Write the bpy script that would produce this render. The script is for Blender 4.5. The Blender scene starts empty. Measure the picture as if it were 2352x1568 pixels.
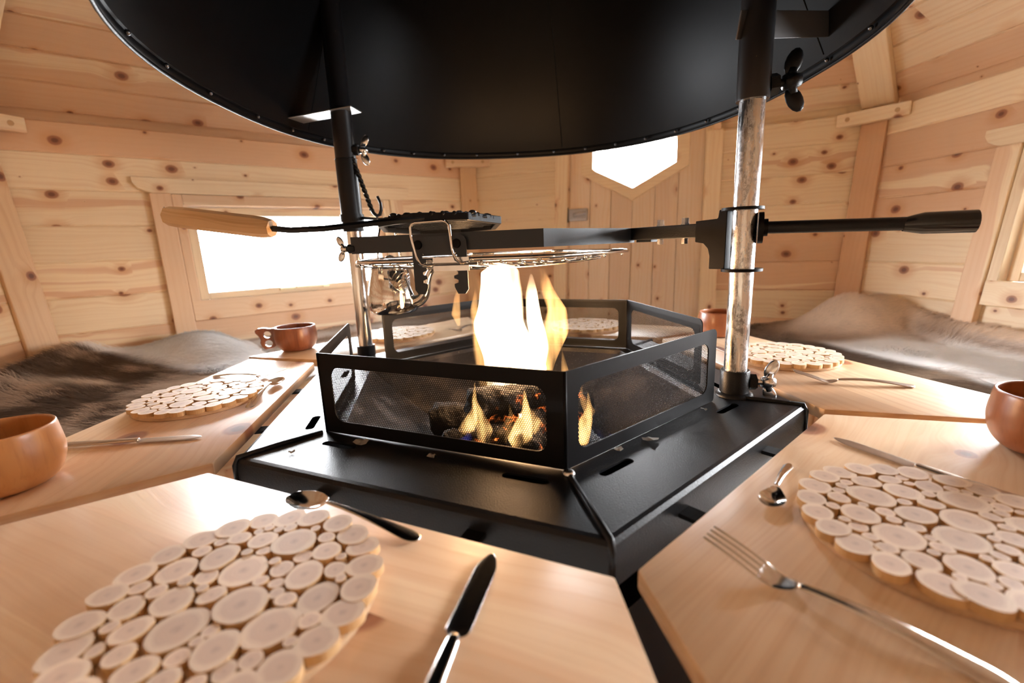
import bpy, bmesh, math, random
import numpy as np
from mathutils import Vector, Matrix, noise
random.seed(7)
PI = math.pi
H = 1.05                      # eye height; everything measured "rel" to the eye gets +H
sc = bpy.context.scene
COL = sc.collection
# ------------------------------------------------------------------ camera
cam = bpy.data.cameras.new('camera'); camo = bpy.data.objects.new('camera', cam); COL.objects.link(camo)
cam.sensor_width = 36; cam.lens = 1050 / 2352 * 36; cam.clip_start = 0.01; cam.clip_end = 100
_d = Vector((1373 - 1176, 5740 - 784, 1050)).normalized(); _up = -_d
_f = Vector((0, 0, 1)); _f = (_f - _f.dot(_up) * _up).normalized(); _r = _f.cross(_up)
if _r.x < 0: _r = -_r
_M = Matrix((_r, _f, _up))    # image axes (right, down, forward) -> world axes
R3 = Matrix((_M @ Vector((1, 0, 0)), _M @ Vector((0, -1, 0)), _M @ Vector((0, 0, -1)))).transposed()
camo.matrix_world = Matrix.Translation((0, 0, H)) @ R3.to_4x4()
sc.camera = camo
cam.dof.use_dof = True; cam.dof.focus_distance = 0.86; cam.dof.aperture_fstop = 2.8
# ------------------------------------------------------------------ world, daylight through the windows
w = bpy.data.worlds.new('world'); sc.world = w; w.use_nodes = True
bg = w.node_tree.nodes['Background']; bg.inputs[0].default_value = (0.84, 0.93, 1.0, 1); bg.inputs[1].default_value = 26.0
_nt = w.node_tree; _tc = _nt.nodes.new('ShaderNodeTexCoord'); _sx = _nt.nodes.new('ShaderNodeSeparateXYZ'); _nt.links.new(_tc.outputs['Generated'], _sx.inputs[0])
_mr = _nt.nodes.new('ShaderNodeMapRange'); _mr.interpolation_type = 'SMOOTHSTEP'; _nt.links.new(_sx.outputs[2], _mr.inputs[0])
_mr.inputs[1].default_value = -.08; _mr.inputs[2].default_value = .12        # snow-lit ground below, bright overcast sky above
_mc = _nt.nodes.new('ShaderNodeMix'); _mc.data_type = 'RGBA'; _nt.links.new(_mr.outputs[0], _mc.inputs[0])
_mc.inputs[6].default_value = (.42, .44, .46, 1); _mc.inputs[7].default_value = (1.36, 1.40, 1.45, 1); _nt.links.new(_mc.outputs[2], bg.inputs[0])
sc.view_settings.view_transform = 'Standard'; sc.view_settings.look = 'None'
sc.view_settings.exposure = 1.30; sc.view_settings.gamma = 1.0; sc.view_settings.use_curve_mapping = False
sc.cycles.use_denoising = True
sc.cycles.max_bounces = 6; sc.cycles.diffuse_bounces = 4; sc.cycles.glossy_bounces = 4
sc.cycles.transparent_max_bounces = 24; sc.cycles.volume_bounces = 0
sc.cycles.sample_clamp_indirect = 8.0
sc.cycles.volume_step_rate = 2.0; sc.cycles.volume_max_steps = 64
sc.cycles.use_adaptive_sampling = True; sc.cycles.adaptive_threshold = .06

# ------------------------------------------------------------------ object helpers
def obj(name, bm, mat, parent=None, smooth=False, mtx=None):
    me = bpy.data.meshes.new(name); bm.normal_update(); bm.to_mesh(me); bm.free()
    if mat is not None:
        for m in (mat if isinstance(mat, (list, tuple)) else [mat]): me.materials.append(m)
    if smooth:
        me.shade_smooth()
        if smooth is not True: me.set_sharp_from_angle(angle=math.radians(smooth))
    o = bpy.data.objects.new(name, me); COL.objects.link(o)
    if parent is not None: o.parent = parent
    if mtx is not None: o.matrix_local = mtx
    return o
def tag(o, label, cat, group=None, kind=None):
    o['label'] = label; o['category'] = cat
    if group: o['group'] = group
    if kind: o['kind'] = kind
    return o
def thing(name, label, cat, loc=(0, 0, 0), rz=0, group=None):
    o = bpy.data.objects.new(name, None); COL.objects.link(o); o.empty_display_size = 0.05
    o.location = loc; o.rotation_euler = (0, 0, rz)
    return tag(o, label, cat, group)
def struct(o):
    o['kind'] = 'structure'; return o
def B(): return bmesh.new()
def add_box(bm, x0, x1, y0, y1, z0, z1, bev=0.0, mi=0):
    vs = [bm.verts.new(p) for p in ((x0,y0,z0),(x1,y0,z0),(x1,y1,z0),(x0,y1,z0),(x0,y0,z1),(x1,y0,z1),(x1,y1,z1),(x0,y1,z1))]
    fs = [bm.faces.new([vs[i] for i in q]) for q in ((3,2,1,0),(4,5,6,7),(0,1,5,4),(1,2,6,5),(2,3,7,6),(3,0,4,7))]
    for f in fs: f.material_index = mi
    if bev:
        es = list({e for f in fs for e in f.edges})
        bmesh.ops.bevel(bm, geom=es, offset=bev, segments=2, affect='EDGES', profile=0.5)
def add_prism(bm, pts, z0, z1, bev=0.0):
    a = sum(pts[i][0]*pts[(i+1)%len(pts)][1]-pts[(i+1)%len(pts)][0]*pts[i][1] for i in range(len(pts)))
    if a < 0: pts = pts[::-1]
    lo = [bm.verts.new((p[0], p[1], z0)) for p in pts]; hi = [bm.verts.new((p[0], p[1], z1)) for p in pts]
    fs = [bm.faces.new(lo[::-1]), bm.faces.new(hi)]; n = len(pts)
    for i in range(n): fs.append(bm.faces.new((lo[i], lo[(i+1)%n], hi[(i+1)%n], hi[i])))
    if bev:
        es = list({e for f in fs for e in f.edges})
        bmesh.ops.bevel(bm, geom=es, offset=bev, segments=2, affect='EDGES', profile=0.5)
def add_lathe(bm, prof, n=32, cx=0, cy=0, cz=0):
    rings = []
    for r, z in prof:
        if r < 1e-6: rings.append([bm.verts.new((cx, cy, cz+z))])
        else: rings.append([bm.verts.new((cx+r*math.cos(2*PI*k/n), cy+r*math.sin(2*PI*k/n), cz+z)) for k in range(n)])
    for a, b in zip(rings, rings[1:]):
        for k in range(n):
            k2 = (k+1) % n
            if len(a) == 1 and len(b) > 1: bm.faces.new((a[0], b[k2], b[k]))
            elif len(b) == 1 and len(a) > 1: bm.faces.new((a[k], a[k2], b[0]))
            elif len(a) > 1: bm.faces.new((a[k], a[k2], b[k2], b[k]))
def add_tube(bm, path, rad, n=12, caps=True, closed=False, sq=1.0):
    P = [Vector(p) for p in path]; m = len(P); rings = []
    rads = rad if isinstance(rad, (list, tuple)) else [rad]*m
    t0 = (P[1]-P[0]).normalized(); ref = Vector((0,0,1)) if abs(t0.z) < .9 else Vector((1,0,0))
    u = t0.cross(ref).normalized()
    for i in range(m):
        if closed: t = (P[(i+1)%m]-P[i-1]).normalized()
        else: t = (P[min(i+1,m-1)]-P[max(i-1,0)]).normalized()
        u = (u - u.dot(t)*t).normalized(); v = t.cross(u)
        rings.append([bm.verts.new(P[i]+rads[i]*(math.cos(2*PI*k/n)*u+sq*math.sin(2*PI*k/n)*v)) for k in range(n)])
    rr = list(zip(rings, rings[1:]+rings[:1])) if closed else list(zip(rings, rings[1:]))
    for a, b in rr:
        for k in range(n): bm.faces.new((a[k], a[(k+1)%n], b[(k+1)%n], b[k]))
    if caps and not closed: bm.faces.new(rings[0][::-1]); bm.faces.new(rings[-1])
def sheet(outer, holes, th, th0=0.0):
    """flat sheet in local XY with holes, thickness from th0 to th0+th"""
    bm = B(); es = []
    for loop in [outer]+holes:
        vs = [bm.verts.new((p[0], p[1], th0)) for p in loop]
        es += [bm.edges.new((vs[i], vs[(i+1)%len(vs)])) for i in range(len(vs))]
    bmesh.ops.triangle_fill(bm, edges=es, use_beauty=True, use_dissolve=False, normal=(0,0,1))
    r = bmesh.ops.extrude_face_region(bm, geom=list(bm.faces))
    bmesh.ops.translate(bm, verts=[v for v in r['geom'] if isinstance(v, bmesh.types.BMVert)], vec=(0,0,th))
    bmesh.ops.recalc_face_normals(bm, faces=list(bm.faces))
    return bm
def rrect(x0, x1, y0, y1, r, n=6, rs=None):
    out = []
    rs = rs or (r, r, r, r)
    for (cx, cy, a0, rr) in ((x1, y1, 0, rs[0]), (x0, y1, 90, rs[1]), (x0, y0, 180, rs[2]), (x1, y0, 270, rs[3])):
        sx = -1 if cx == x1 else 1; sy = -1 if cy == y1 else 1
        if rr < 1e-5: out.append((cx, cy)); continue
        for k in range(n+1):
            a = math.radians(a0+90*k/n); out.append((cx+sx*rr+rr*math.cos(a), cy+sy*rr+rr*math.sin(a)))
    return out
def frame_mtx(origin, X, Y):
    X = Vector(X).normalized(); Y = Vector(Y); Y = (Y - Y.dot(X)*X).normalized(); Z = X.cross(Y)
    m = Matrix((X, Y, Z)).transposed().to_4x4(); m.translation = Vector(origin); return m

# ------------------------------------------------------------------ node helpers
class NG:
    def __init__(s, name):
        s.mat = bpy.data.materials.new(name); s.mat.use_nodes = True; s.t = s.mat.node_tree
        s.bsdf = s.t.nodes['Principled BSDF']; s.out = s.t.nodes['Material Output']
    def n(s, typ, **kw):
        nd = s.t.nodes.new(typ)
        for k, v in kw.items(): setattr(nd, k, v)
        return nd
    def put(s, sock, v):
        if v is None: return
        if hasattr(v, 'links') or isinstance(v, bpy.types.NodeSocket): s.t.links.new(v, sock)
        else: sock.default_value = v
    def m(s, op, a, b=None, c=None, clamp=False):
        nd = s.n('ShaderNodeMath', operation=op); nd.use_clamp = clamp
        for i, v in enumerate((a, b, c)): s.put(nd.inputs[i], v)
        return nd.outputs[0]
    def vm(s, op, a, b=None, out=0):
        nd = s.n('ShaderNodeVectorMath', operation=op); s.put(nd.inputs[0], a)
        if b is not None: s.put(nd.inputs[1], b)
        return nd.outputs[out]
    def comb(s, x, y, z):
        nd = s.n('ShaderNodeCombineXYZ')
        for i, v in enumerate((x, y, z)): s.put(nd.inputs[i], v)
        return nd.outputs[0]
    def sep(s, v):
        nd = s.n('ShaderNodeSeparateXYZ'); s.put(nd.inputs[0], v); return nd.outputs
    def noise(s, vec, scale, detail=2.0, rough=0.5, dim='3D', dist=0.0):
        nd = s.n('ShaderNodeTexNoise', noise_dimensions=dim); s.put(nd.inputs['Vector'], vec)
        nd.inputs['Scale'].default_value = scale; nd.inputs['Detail'].default_value = detail
        nd.inputs['Roughness'].default_value = rough; nd.inputs['Distortion'].default_value = dist
        return nd.outputs[0]
    def ss(s, v, lo, hi, a=0.0, b=1.0):
        nd = s.n('ShaderNodeMapRange', interpolation_type='SMOOTHSTEP'); s.put(nd.inputs[0], v)
        for i, q in enumerate((lo, hi, a, b)): s.put(nd.inputs[i+1], q)
        return nd.outputs[0]
    def mix(s, f, a, b, mode='MIX'):
        nd = s.n('ShaderNodeMix', data_type='RGBA', blend_type=mode); s.put(nd.inputs[0], f)
        for sock, v in ((nd.inputs[6], a), (nd.inputs[7], b)):
            s.put(sock, (*v, 1) if isinstance(v, tuple) and len(v) == 3 else v)
        return nd.outputs[2]
    def bump(s, h, st=0.3, dist=0.001):
        nd = s.n('ShaderNodeBump'); nd.inputs['Strength'].default_value = st; nd.inputs['Distance'].default_value = dist
        s.put(nd.inputs['Height'], h); s.t.links.new(nd.outputs[0], s.bsdf.inputs['Normal'])
    def set(s, **kw):
        for k, v in kw.items():
            k = k.replace('_', ' ')
            s.put(s.bsdf.inputs[k], (*v, 1) if isinstance(v, tuple) and len(v) == 3 else v)
        return s.mat

def pine(name, axis='x', rows='z', pitch=None, off=0.0, cream=(.88,.705,.475), tan=(.80,.585,.36), pink=(.70,.42,.25),
         pinkness=0.5, knots=1.0, knot_cell=0.17, rough=0.5, line=1.0, coat=0.0):
    g = NG(name); tc = g.n('ShaderNodeTexCoord'); X, Y, Z = g.sep(tc.outputs['Object']); ax = {'x': X, 'y': Y, 'z': Z}
    G = ax[axis]; Rr = ax[rows]; D = ax[[k for k in 'xyz' if k not in (axis, rows)][0]]
    rnd_o = g.n('ShaderNodeObjectInfo').outputs['Random']
    row = g.m('FLOOR', g.m('DIVIDE', g.m('ADD', Rr, off), pitch)) if pitch else 0.0
    wn = g.n('ShaderNodeTexWhiteNoise', noise_dimensions='2D'); g.put(wn.inputs[0], g.comb(row, g.m('MULTIPLY', rnd_o, 71.3), 0.0))
    rv = wn.outputs[0]; r1, r2, r3 = g.sep(wn.outputs[1])
    gg = g.m('ADD', G, g.m('MULTIPLY', rv, 23.0)); dd = g.m('ADD', D, g.m('MULTIPLY', r2, 7.0))
    rr = g.m('ADD', Rr, g.m('MULTIPLY', rnd_o, 3.7))
    # knots
    vo = g.n('ShaderNodeTexVoronoi', voronoi_dimensions='2D', feature='F1'); kc = 1/knot_cell
    kvec = g.comb(g.m('MULTIPLY', gg, kc), g.m('MULTIPLY', rr, kc*1.25), 0.0); g.put(vo.inputs['Vector'], kvec); vo.inputs['Scale'].default_value = 1.0
    wob = g.m('MULTIPLY', g.m('SUBTRACT', g.noise(kvec, 5.0, 1.0), 0.5), 0.03)
    dk = g.m('ADD', vo.outputs['Distance'], wob)
    kr = g.sep(vo.outputs['Color'])[0]
    rad = g.m('MULTIPLY', g.ss(kr, 0.22, 1.0), 0.115*knots)
    rel = g.m('DIVIDE', dk, g.m('MAXIMUM', rad, 0.0004))
    kmask = g.m('MULTIPLY', g.ss(rel, 1.25, 0.85), g.m('GREATER_THAN', rad, 0.006))
    kcore = g.m('MULTIPLY', g.ss(rel, 0.75, 0.35), kmask)
    halo = g.m('MULTIPLY', g.ss(rel, 3.4, 1.0), g.m('GREATER_THAN', rad, 0.006))
    bend = g.m('MULTIPLY', g.ss(rel, 5.0, 0.5), 0.018)
    # grain
    warp = g.m('MULTIPLY', g.m('SUBTRACT', g.noise(g.comb(g.m('MULTIPLY', gg, 1.3), g.m('MULTIPLY', rr, 5.0), dd), 1.0, 3.0), 0.5), 0.10)
    rw = g.m('ADD', g.m('ADD', rr, warp), bend)
    wv = g.m('SINE', g.m('MULTIPLY', g.m('ADD', rw, g.m('MULTIPLY', dd, .6)), 330.0))
    fine = g.noise(g.comb(g.m('MULTIPLY', gg, 4.0), g.m('MULTIPLY', rw, 260.0), g.m('MULTIPLY', dd, 80)), 1.0, 2.0)
    broad = g.noise(g.comb(g.m('MULTIPLY', gg, 0.8), g.m('MULTIPLY', rw, 22.0), g.m('MULTIPLY', dd, 8)), 1.0, 2.0)
    heart = g.ss(g.m('ADD', broad, g.m('MULTIPLY', g.m('SUBTRACT', r1, 0.5), 0.85)), 0.52, 0.60, 0.0, pinkness)
    col = g.mix(g.ss(g.m('ADD', g.m('MULTIPLY', wv, g.ss(broad, .35, .65, .02, .24)), fine), 0.34, 0.84, 0.0, 0.75*line), cream, tan)
    col = g.mix(heart, col, pink)
    col = g.mix(g.m('MULTIPLY', halo, 0.45), col, (.58,.27,.10))
    col = g.mix(g.m('MULTIPLY', kmask, 0.9), col, (.33,.12,.055))
    col = g.mix(g.m('MULTIPLY', kcore, 0.75), col, (.12,.045,.025))
    val = g.m('ADD', 0.93, g.m('MULTIPLY', r3, 0.12))
    hs = g.n('ShaderNodeHueSaturation'); g.put(hs.inputs['Value'], val); g.put(hs.inputs['Color'], col)
    g.set(Base_Color=hs.outputs[0], Roughness=g.ss(fine, .2, .9, rough-.06, rough+.1), Coat_Weight=coat, Coat_Roughness=0.22)
    if coat: g.bump(fine, 0.12, 0.0006)
    return g.mat
def simple(name, col, rough=0.5, metal=0.0, bump=0.0, bs=300, spec=0.5, var=0.0, **kw):
    g = NG(name); tc = g.n('ShaderNodeTexCoord').outputs['Object']; c = col
    if var: c = g.mix(g.noise(tc, bs*.12, 3.0), tuple(x*(1-var) for x in col), tuple(min(1, x*(1+var)) for x in col))
    g.set(Base_Color=c, Roughness=rough, Metallic=metal, Specular_IOR_Level=spec, **kw)
    if bump: g.bump(g.noise(tc, bs, 2.0), bump, 0.0005)
    return g.mat

M = {}
WP = 0.13
M['wall'] = pine('pine_wall_boards', 'x', 'y', WP, off=10*WP, pinkness=.8)
M['roof'] = pine('pine_roof_boards', 'x', 'y', 0.105, off=10.5, pinkness=.7, cream=(.85,.67,.46), tan=(.77,.54,.33))
M['door'] = pine('pine_door_planks', 'y', 'x', 0.109, off=10.9+.033, pinkness=.35, cream=(.86,.69,.52), pink=(.76,.53,.38))
M['trimx'] = pine('pine_trim_horizontal', 'x', 'y', None, pinkness=.55, knots=.7)
M['trimy'] = pine('pine_trim_vertical', 'y', 'x', None, pinkness=.6, knots=.7)
M['batten'] = pine('pine_corner_batten', 'y', 'x', None, pinkness=.7, knots=.8, cream=(.78,.54,.32), tan=(.70,.44,.25), pink=(.64,.36,.20))
M['table'] = pine('pine_table_board', 'x', 'y', 0.118, off=1.18, pinkness=.38, knots=1.1, rough=.40, cream=(.83,.61,.40), tan=(.74,.49,.29), coat=.08, knot_cell=.22)
M['floor'] = pine('pine_floor_boards', 'x', 'y', 0.12, off=12.0, rough=.55, cream=(.5,.36,.22), tan=(.42,.28,.16))
M['black'] = simple('black_powder_coat', (.006,.0064,.008), .37, 0.0, .7, 520, .5, IOR=1.34)
M['ringblack'] = simple('speckled_black_coat', (.020,.026,.036), .42, 0.0, .5, 900, .5)
M['guardblack'] = simple('black_guard_steel', (.0045,.004,.0045), .42, 0.0, .3, 900, .5, IOR=1.22)
M['hood'] = simple('black_hood_steel', (.0025,.0025,.003), .42, 0.0, .06, 400, .5, var=.25, IOR=1.22)
M['chrome'] = simple('polished_steel', (.74,.73,.72), .05, 1.0)
M['zinc'] = simple('bright_zinc_plate', (.72,.73,.74), .22, 1.0, .05, 500, var=.1)
M['cutlery'] = simple('brushed_cutlery_steel', (.70,.68,.66), .13, 1.0, .02, 600)
M['dull'] = simple('worn_cutlery_steel', (.55,.50,.46), .30, 1.0, .04, 600)
M['latch'] = simple('grey_zamak_latch', (.55,.56,.60), .35, .6)
M['brass'] = simple('brassy_window_stay', (.75,.66,.42), .3, 1.0)
def galv():
    g = NG('scuffed_galvanised_tube'); tc = g.n('ShaderNodeTexCoord').outputs['Object']; X, Y, Z = g.sep(tc)
    s1 = g.noise(g.comb(g.m('MULTIPLY', X, 60), g.m('MULTIPLY', Y, 60), g.m('MULTIPLY', Z, 14)), 1.0, 5.0, .7)
    s2 = g.noise(tc, 120, 4.0, .7)
    f = g.m('MULTIPLY', g.ss(s1, .46, .62), g.ss(s2, .40, .60))
    g.set(Base_Color=g.mix(g.m('MULTIPLY', f, .8), (.68,.69,.71), (.16,.15,.15)), Metallic=1.0, Roughness=g.ss(s1, .35, .65, .12, .42))
    return g.mat
M['galv'] = galv()
def wornblack():
    g = NG('chipped_black_paint'); tc = g.n('ShaderNodeTexCoord').outputs['Object']
    s1 = g.ss(g.noise(tc, 90, 4.0, .7), .69, .72)
    g.set(Base_Color=g.mix(s1, (.012,.011,.012), (.16,.10,.07)), Roughness=.33)
    g.bump(g.noise(tc, 300, 2.0), .1, .0005); return g.mat
M['wornblack'] = wornblack()
def perforated():
    g = NG('perforated_steel_mesh'); X, Y, Z = g.sep(g.n('ShaderNodeTexCoord').outputs['Object']); p = .0034
    def cell(o):
        fx = g.m('MULTIPLY', g.m('SUBTRACT', g.m('FRACT', g.m('ADD', g.m('DIVIDE', X, p), 50+o)), .5), p)
        fy = g.m('MULTIPLY', g.m('SUBTRACT', g.m('FRACT', g.m('ADD', g.m('DIVIDE', Y, p*1.732), 50+o)), .5), p*1.732)
        return g.m('SQRT', g.m('ADD', g.m('MULTIPLY', fx, fx), g.m('MULTIPLY', fy, fy)))
    hole = g.m('LESS_THAN', g.m('MINIMUM', cell(0.0), cell(0.5)), .00122)
    g.set(Base_Color=(.006,.0055,.0055), Roughness=.42, IOR=1.2, Alpha=g.m('SUBTRACT', 1.0, hole)); return g.mat
M['mesh'] = perforated()
def glass():
    g = NG('window_glass'); t = g.n('ShaderNodeBsdfTransparent'); gl = g.n('ShaderNodeBsdfGlossy'); gl.inputs['Roughness'].default_value = .0
    fr = g.n('ShaderNodeFresnel'); fr.inputs[0].default_value = 1.45; mx = g.n('ShaderNodeMixShader')
    g.t.links.new(fr.outputs[0], mx.inputs[0]); g.t.links.new(t.outputs[0], mx.inputs[1]); g.t.links.new(gl.outputs[0], mx.inputs[2])
    g.t.links.new(mx.outputs[0], g.out.inputs[0]); return g.mat
M['glass'] = glass()

# ------------------------------------------------------------------ hut geometry: leaning hexagonal walls
CW = (.042, .89); TH = 217.727; R0 = 1.905; LEAN = .149; ZT = .497
def V(i, z):
    a = math.radians(TH+60*i); r = R0+LEAN*z
    return Vector((CW[0]+r*math.cos(a), CW[1]+r*math.sin(a), z+H))
def wall_mtx(i, j):
    a, b = V(i, 0), V(j, 0); X = (b-a).normalized(); up = ((V(i, 1)+V(j, 1))-(a+b)).normalized()
    return frame_mtx((a+b)/2, X, up)   # local x along wall, y up the slope, z = X x up
def add_board(bm, u0, u1, v0, v1, n0, n1, sgn, bev=.0045, mtx=None):
    """wall board: face towards sgn with V-groove bevels on long edges"""
    prof = [(v0, n0), (v1, n0), (v1, n1-sgn*bev), (v1-bev, n1), (v0+bev, n1), (v0, n1-sgn*bev)]
    a = [bm.verts.new((u0, p[0], p[1])) for p in prof]; b = [bm.verts.new((u1, p[0], p[1])) for p in prof]
    n = len(prof); bm.faces.new(a); bm.faces.new(b[::-1])
    for k in range(n): bm.faces.new((a[k], b[k], b[(k+1)%n], a[(k+1)%n]))
names = {(4,3): 'wall_back', (5,4): 'wall_left', (3,2): 'wall_right', (0,5): 'wall_left_near', (2,1): 'wall_right_near', (1,0): 'wall_front'}
OPEN = {'wall_left': (-.43,.43,-.18,.21), 'wall_right': (-.382,.478,-.18,.21), 'wall_back': (-.37,.31,-1.05,.62)}
WM = {}
for (i, j), nm in names.items():
    m = wall_mtx(i, j); WM[nm] = m
    ctr = Vector((CW[0], CW[1], H)); s = 1 if (m.inverted() @ ctr).z > 0 else -1
    WM[nm+'_s'] = s
    bm = B(); op = OPEN.get(nm); v = -8.0*WP - .0; top = ZT/.992
    while v < top-.01:
        v1 = min(v+WP, top); hl = (R0+LEAN*(v+v1)/2)/2+.004
        segs = [(-hl, hl, v, v1)]
        if op and v < op[3] and v1 > op[2]:
            segs = [(-hl, op[0], v, v1), (op[1], hl, v, v1)]
            if v < op[2]: segs.append((op[0], op[1], v, op[2]))
            if v1 > op[3]: segs.append((op[0], op[1], op[3], v1))
        for q in segs: add_board(bm, q[0], q[1], q[2], q[3], -s*.045, 0, s)
        v = v1
    bmesh.ops.recalc_face_normals(bm, faces=list(bm.faces))
    struct(obj(nm, bm, M['wall'], mtx=m))
# floor
bm = B(); add_prism(bm, [tuple((V(i, -1.05)).xy) for i in range(6)], -.03, 0)
struct(obj('floor', bm, M['floor']))
# roof / ceiling panels, with a notch above the door (its small dormer)
RS = math.radians(49); EZ = .535; RE = R0+LEAN*ZT+.045
trim_no = [0]
def trim(bm, mat, mtx=None, smooth=False):
    trim_no[0] += 1
    return struct(obj('trim_%d' % trim_no[0], bm, mat, mtx=mtx, smooth=smooth))
for (i, j), nm in names.items():
    ai, aj = math.radians(TH+60*i), math.radians(TH+60*j)
    a = Vector((CW[0]+RE*math.cos(ai), CW[1]+RE*math.sin(ai), EZ+H)); b = Vector((CW[0]+RE*math.cos(aj), CW[1]+RE*math.sin(aj), EZ+H))
    mid = (a+b)/2; inw = (Vector((CW[0], CW[1], mid.z))-mid).normalized(); apo = RE*math.cos(PI/6)
    up = inw*math.cos(RS)+Vector((0, 0, math.sin(RS))); m = frame_mtx(mid, (b-a), up)
    s = 1 if (m.inverted() @ Vector((CW[0], CW[1], H))).z > 0 else -1
    bm = B(); smax = (apo-.12)/math.cos(RS); v = 0.0; p = .105
    while v < smax-.01:
        v1 = min(v+p, smax); vm = (v+v1)/2; hl = (RE*(1-vm*math.cos(RS)/apo))/2+.012
        if nm == 'wall_back' and v < .2: sg = [(-hl, -.43), (.37, hl)]
        else: sg = [(-hl, hl)]
        for q in sg: add_board(bm, q[0], q[1], v, v1, -s*.03, 0, s)
        v = v1
    bmesh.ops.recalc_face_normals(bm, faces=list(bm.faces))
    struct(obj('ceiling', bm, M['roof'], mtx=m))
    # fascia strip behind the wall top
    bm = B(); wm = WM[nm]; s2 = WM[nm+'_s']; L = RE/2+.02
    if nm == 'wall_back': rngs = [(-L, -.43), (.37, L)]
    else: rngs = [(-L, L)]
    for q in rngs: add_box(bm, q[0], q[1], ZT/.992-.02, ZT/.992+.075, -s2*.075 if s2 > 0 else .047, -s2*.047 if s2 > 0 else .075)
    trim(bm, M['trimx'], wm)
# rafters under the roof corners, battens in the wall corners, short pegged cleats
def corner_dir(i):
    a = math.radians(TH+60*i); return Vector((math.cos(a), math.sin(a), 0))
for i in range(6):
    d = corner_dir(i); side = Vector((-d.y, d.x, 0)); sl = math.atan(math.tan(RS)*math.cos(PI/6))
    st = Vector((CW[0], CW[1], EZ+H))+d*(RE-.05); up = (-d*math.cos(sl)+Vector((0,0,math.sin(sl))))
    bm = B(); add_box(bm, -.058, .058, -.03, 1.9/math.cos(sl)*.95, -.02, .035, .004)
    m = frame_mtx(st, side, up)
    if m.col[2][2] > 0: m = frame_mtx(st, -side, up)
    trim(bm, M['trimy'], m)
    lo, hi = V(i, -1.04), V(i, ZT); up = (hi-lo).normalized()
    m = frame_mtx(lo-d*.012, side, up); inn = -1 if (m.to_3x3() @ Vector((0,0,1))).dot(d) > 0 else 1
    bm = B(); add_box(bm, -.046, .046, 0, (hi-lo).length, min(0, inn*.034), max(0, inn*.034), .004)
    trim(bm, M['batten'], m)
    st = V(i, ZT-.028)-d*.075
    c = trim(B(), M['trimx'], frame_mtx(st, side, (0, 0, 1)))
    bm = B(); add_box(bm, -.125, .125, -.026, .026, -.017, .017, .003); bm.to_mesh(c.data); bm.free()
    for px in (-.085, .085):
        bm = B(); inz = 1 if (c.matrix_world.to_3x3() @ Vector((0,0,1))).dot(-d) > 0 else -1
        add_tube(bm, [(px, 0, inz*.015), (px, 0, inz*.0178)], .009, 14)
        obj('peg', bm, M['trimpeg'] if 'trimpeg' in M else M.setdefault('trimpeg', simple('pine_end_grain_peg', (.55,.34,.17), .6)), c)

# ------------------------------------------------------------------ windows
def boxpart(name, par, x0, x1, y0, y1, z0, z1, mat, bev=.003, s=1):
    bm = B(); z0, z1 = sorted((s*z0, s*z1)); add_box(bm, x0, x1, y0, y1, z0, z1, bev); return obj(name, bm, mat, par)
def make_window(no, wall, du=0.0):
    m = WM[wall] @ Matrix.Translation((du, 0, 0)); s = WM[wall+'_s']
    root = bpy.data.objects.new('window_%d' % no, None); COL.objects.link(root); root.matrix_world = m; struct(root)
    bx = lambda n, *a, bev=.003: boxpart(n, root, *a, bev=bev, s=s)
    # header with rounded shoulders
    pts = [(-.578,.312),(.578,.312),(.578,.292),(.565,.272),(.540,.258),(.520,.252),(-.520,.252),(-.540,.258),(-.565,.272),(-.578,.292)]
    bm = B(); add_prism(bm, pts, *sorted((0, s*.022)), bev=.002); obj('header_board', bm, M['trimx'], root)
    for a, b in ((-.532,-.462), (.462,.532)): bx('casing', a, b, -.95, .251, 0, .026, M['trimy'])
    # jamb frame lining the opening
    for q in ((-.461,-.428,-.215,.251),(.428,.461,-.215,.251)): bx('jamb', q[0], q[1], q[2], q[3], -.06, .018, M['trimy'])
    bx('jamb', -.428, .428, .208, .251, -.06, .018, M['trimx']); bx('sill', -.461, .461, -.262, -.180, -.06, .020, M['trimx'])
    sash = bpy.data.objects.new('sash', None); COL.objects.link(sash); sash.parent = root
    for q, mt in (((-.426,-.392,-.178,.206),'trimy'), ((.392,.426,-.178,.206),'trimy')): boxpart('stile', sash, *q, -.050, -.012, M[mt], s=s)
    for q in ((-.392,.392,-.178,-.148), (-.392,.392,.170,.206)): boxpart('rail', sash, *q, -.050, -.012, M['trimx'], s=s)
    boxpart('pane', sash, -.393, .393, -.149, .171, -.034, -.031, M['glass'], 0, s=s)
    bm = B()
    for u in (-.216,-.158,.108,.166): add_box(bm, u-.003, u+.003, -.148, .170, *sorted((-s*.040, -s*.036)))
    for v in (.066,-.040): add_box(bm, -.392, .392, v-.003, v+.003, *sorted((-s*.040, -s*.036)))
    obj('glazing_bars', bm, M['bar'] if 'bar' in M else M.setdefault('bar', simple('white_glazing_bar', (.62,.66,.70), .5)), sash)
    bm = B(); add_box(bm, -.12, -.05, -.165, -.153, *sorted((-s*.012, -s*.004)), .002); add_box(bm, -.05, .10, -.160, -.153, *sorted((-s*.010, s*.004)), .001)
    add_box(bm, .07, .10, -.165, -.150, *sorted((-s*.012, -s*.002)), .002)
    obj('stay', bm, M['brass'], sash)
    li = bpy.data.lights.new('daylight_portal', 'AREA'); li.shape = 'RECTANGLE'; li.size = .80; li.size_y = .33; li.cycles.is_portal = True
    lo = bpy.data.objects.new('daylight_portal', li); COL.objects.link(lo)
    lm = m @ Matrix.Translation((0, .011, -s*.075)); 
    if s > 0: lm = lm @ Matrix.Rotation(PI, 4, 'X')
    lo.matrix_world = lm
make_window(1, 'wall_left'); make_window(2, 'wall_right', .048); 

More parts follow.
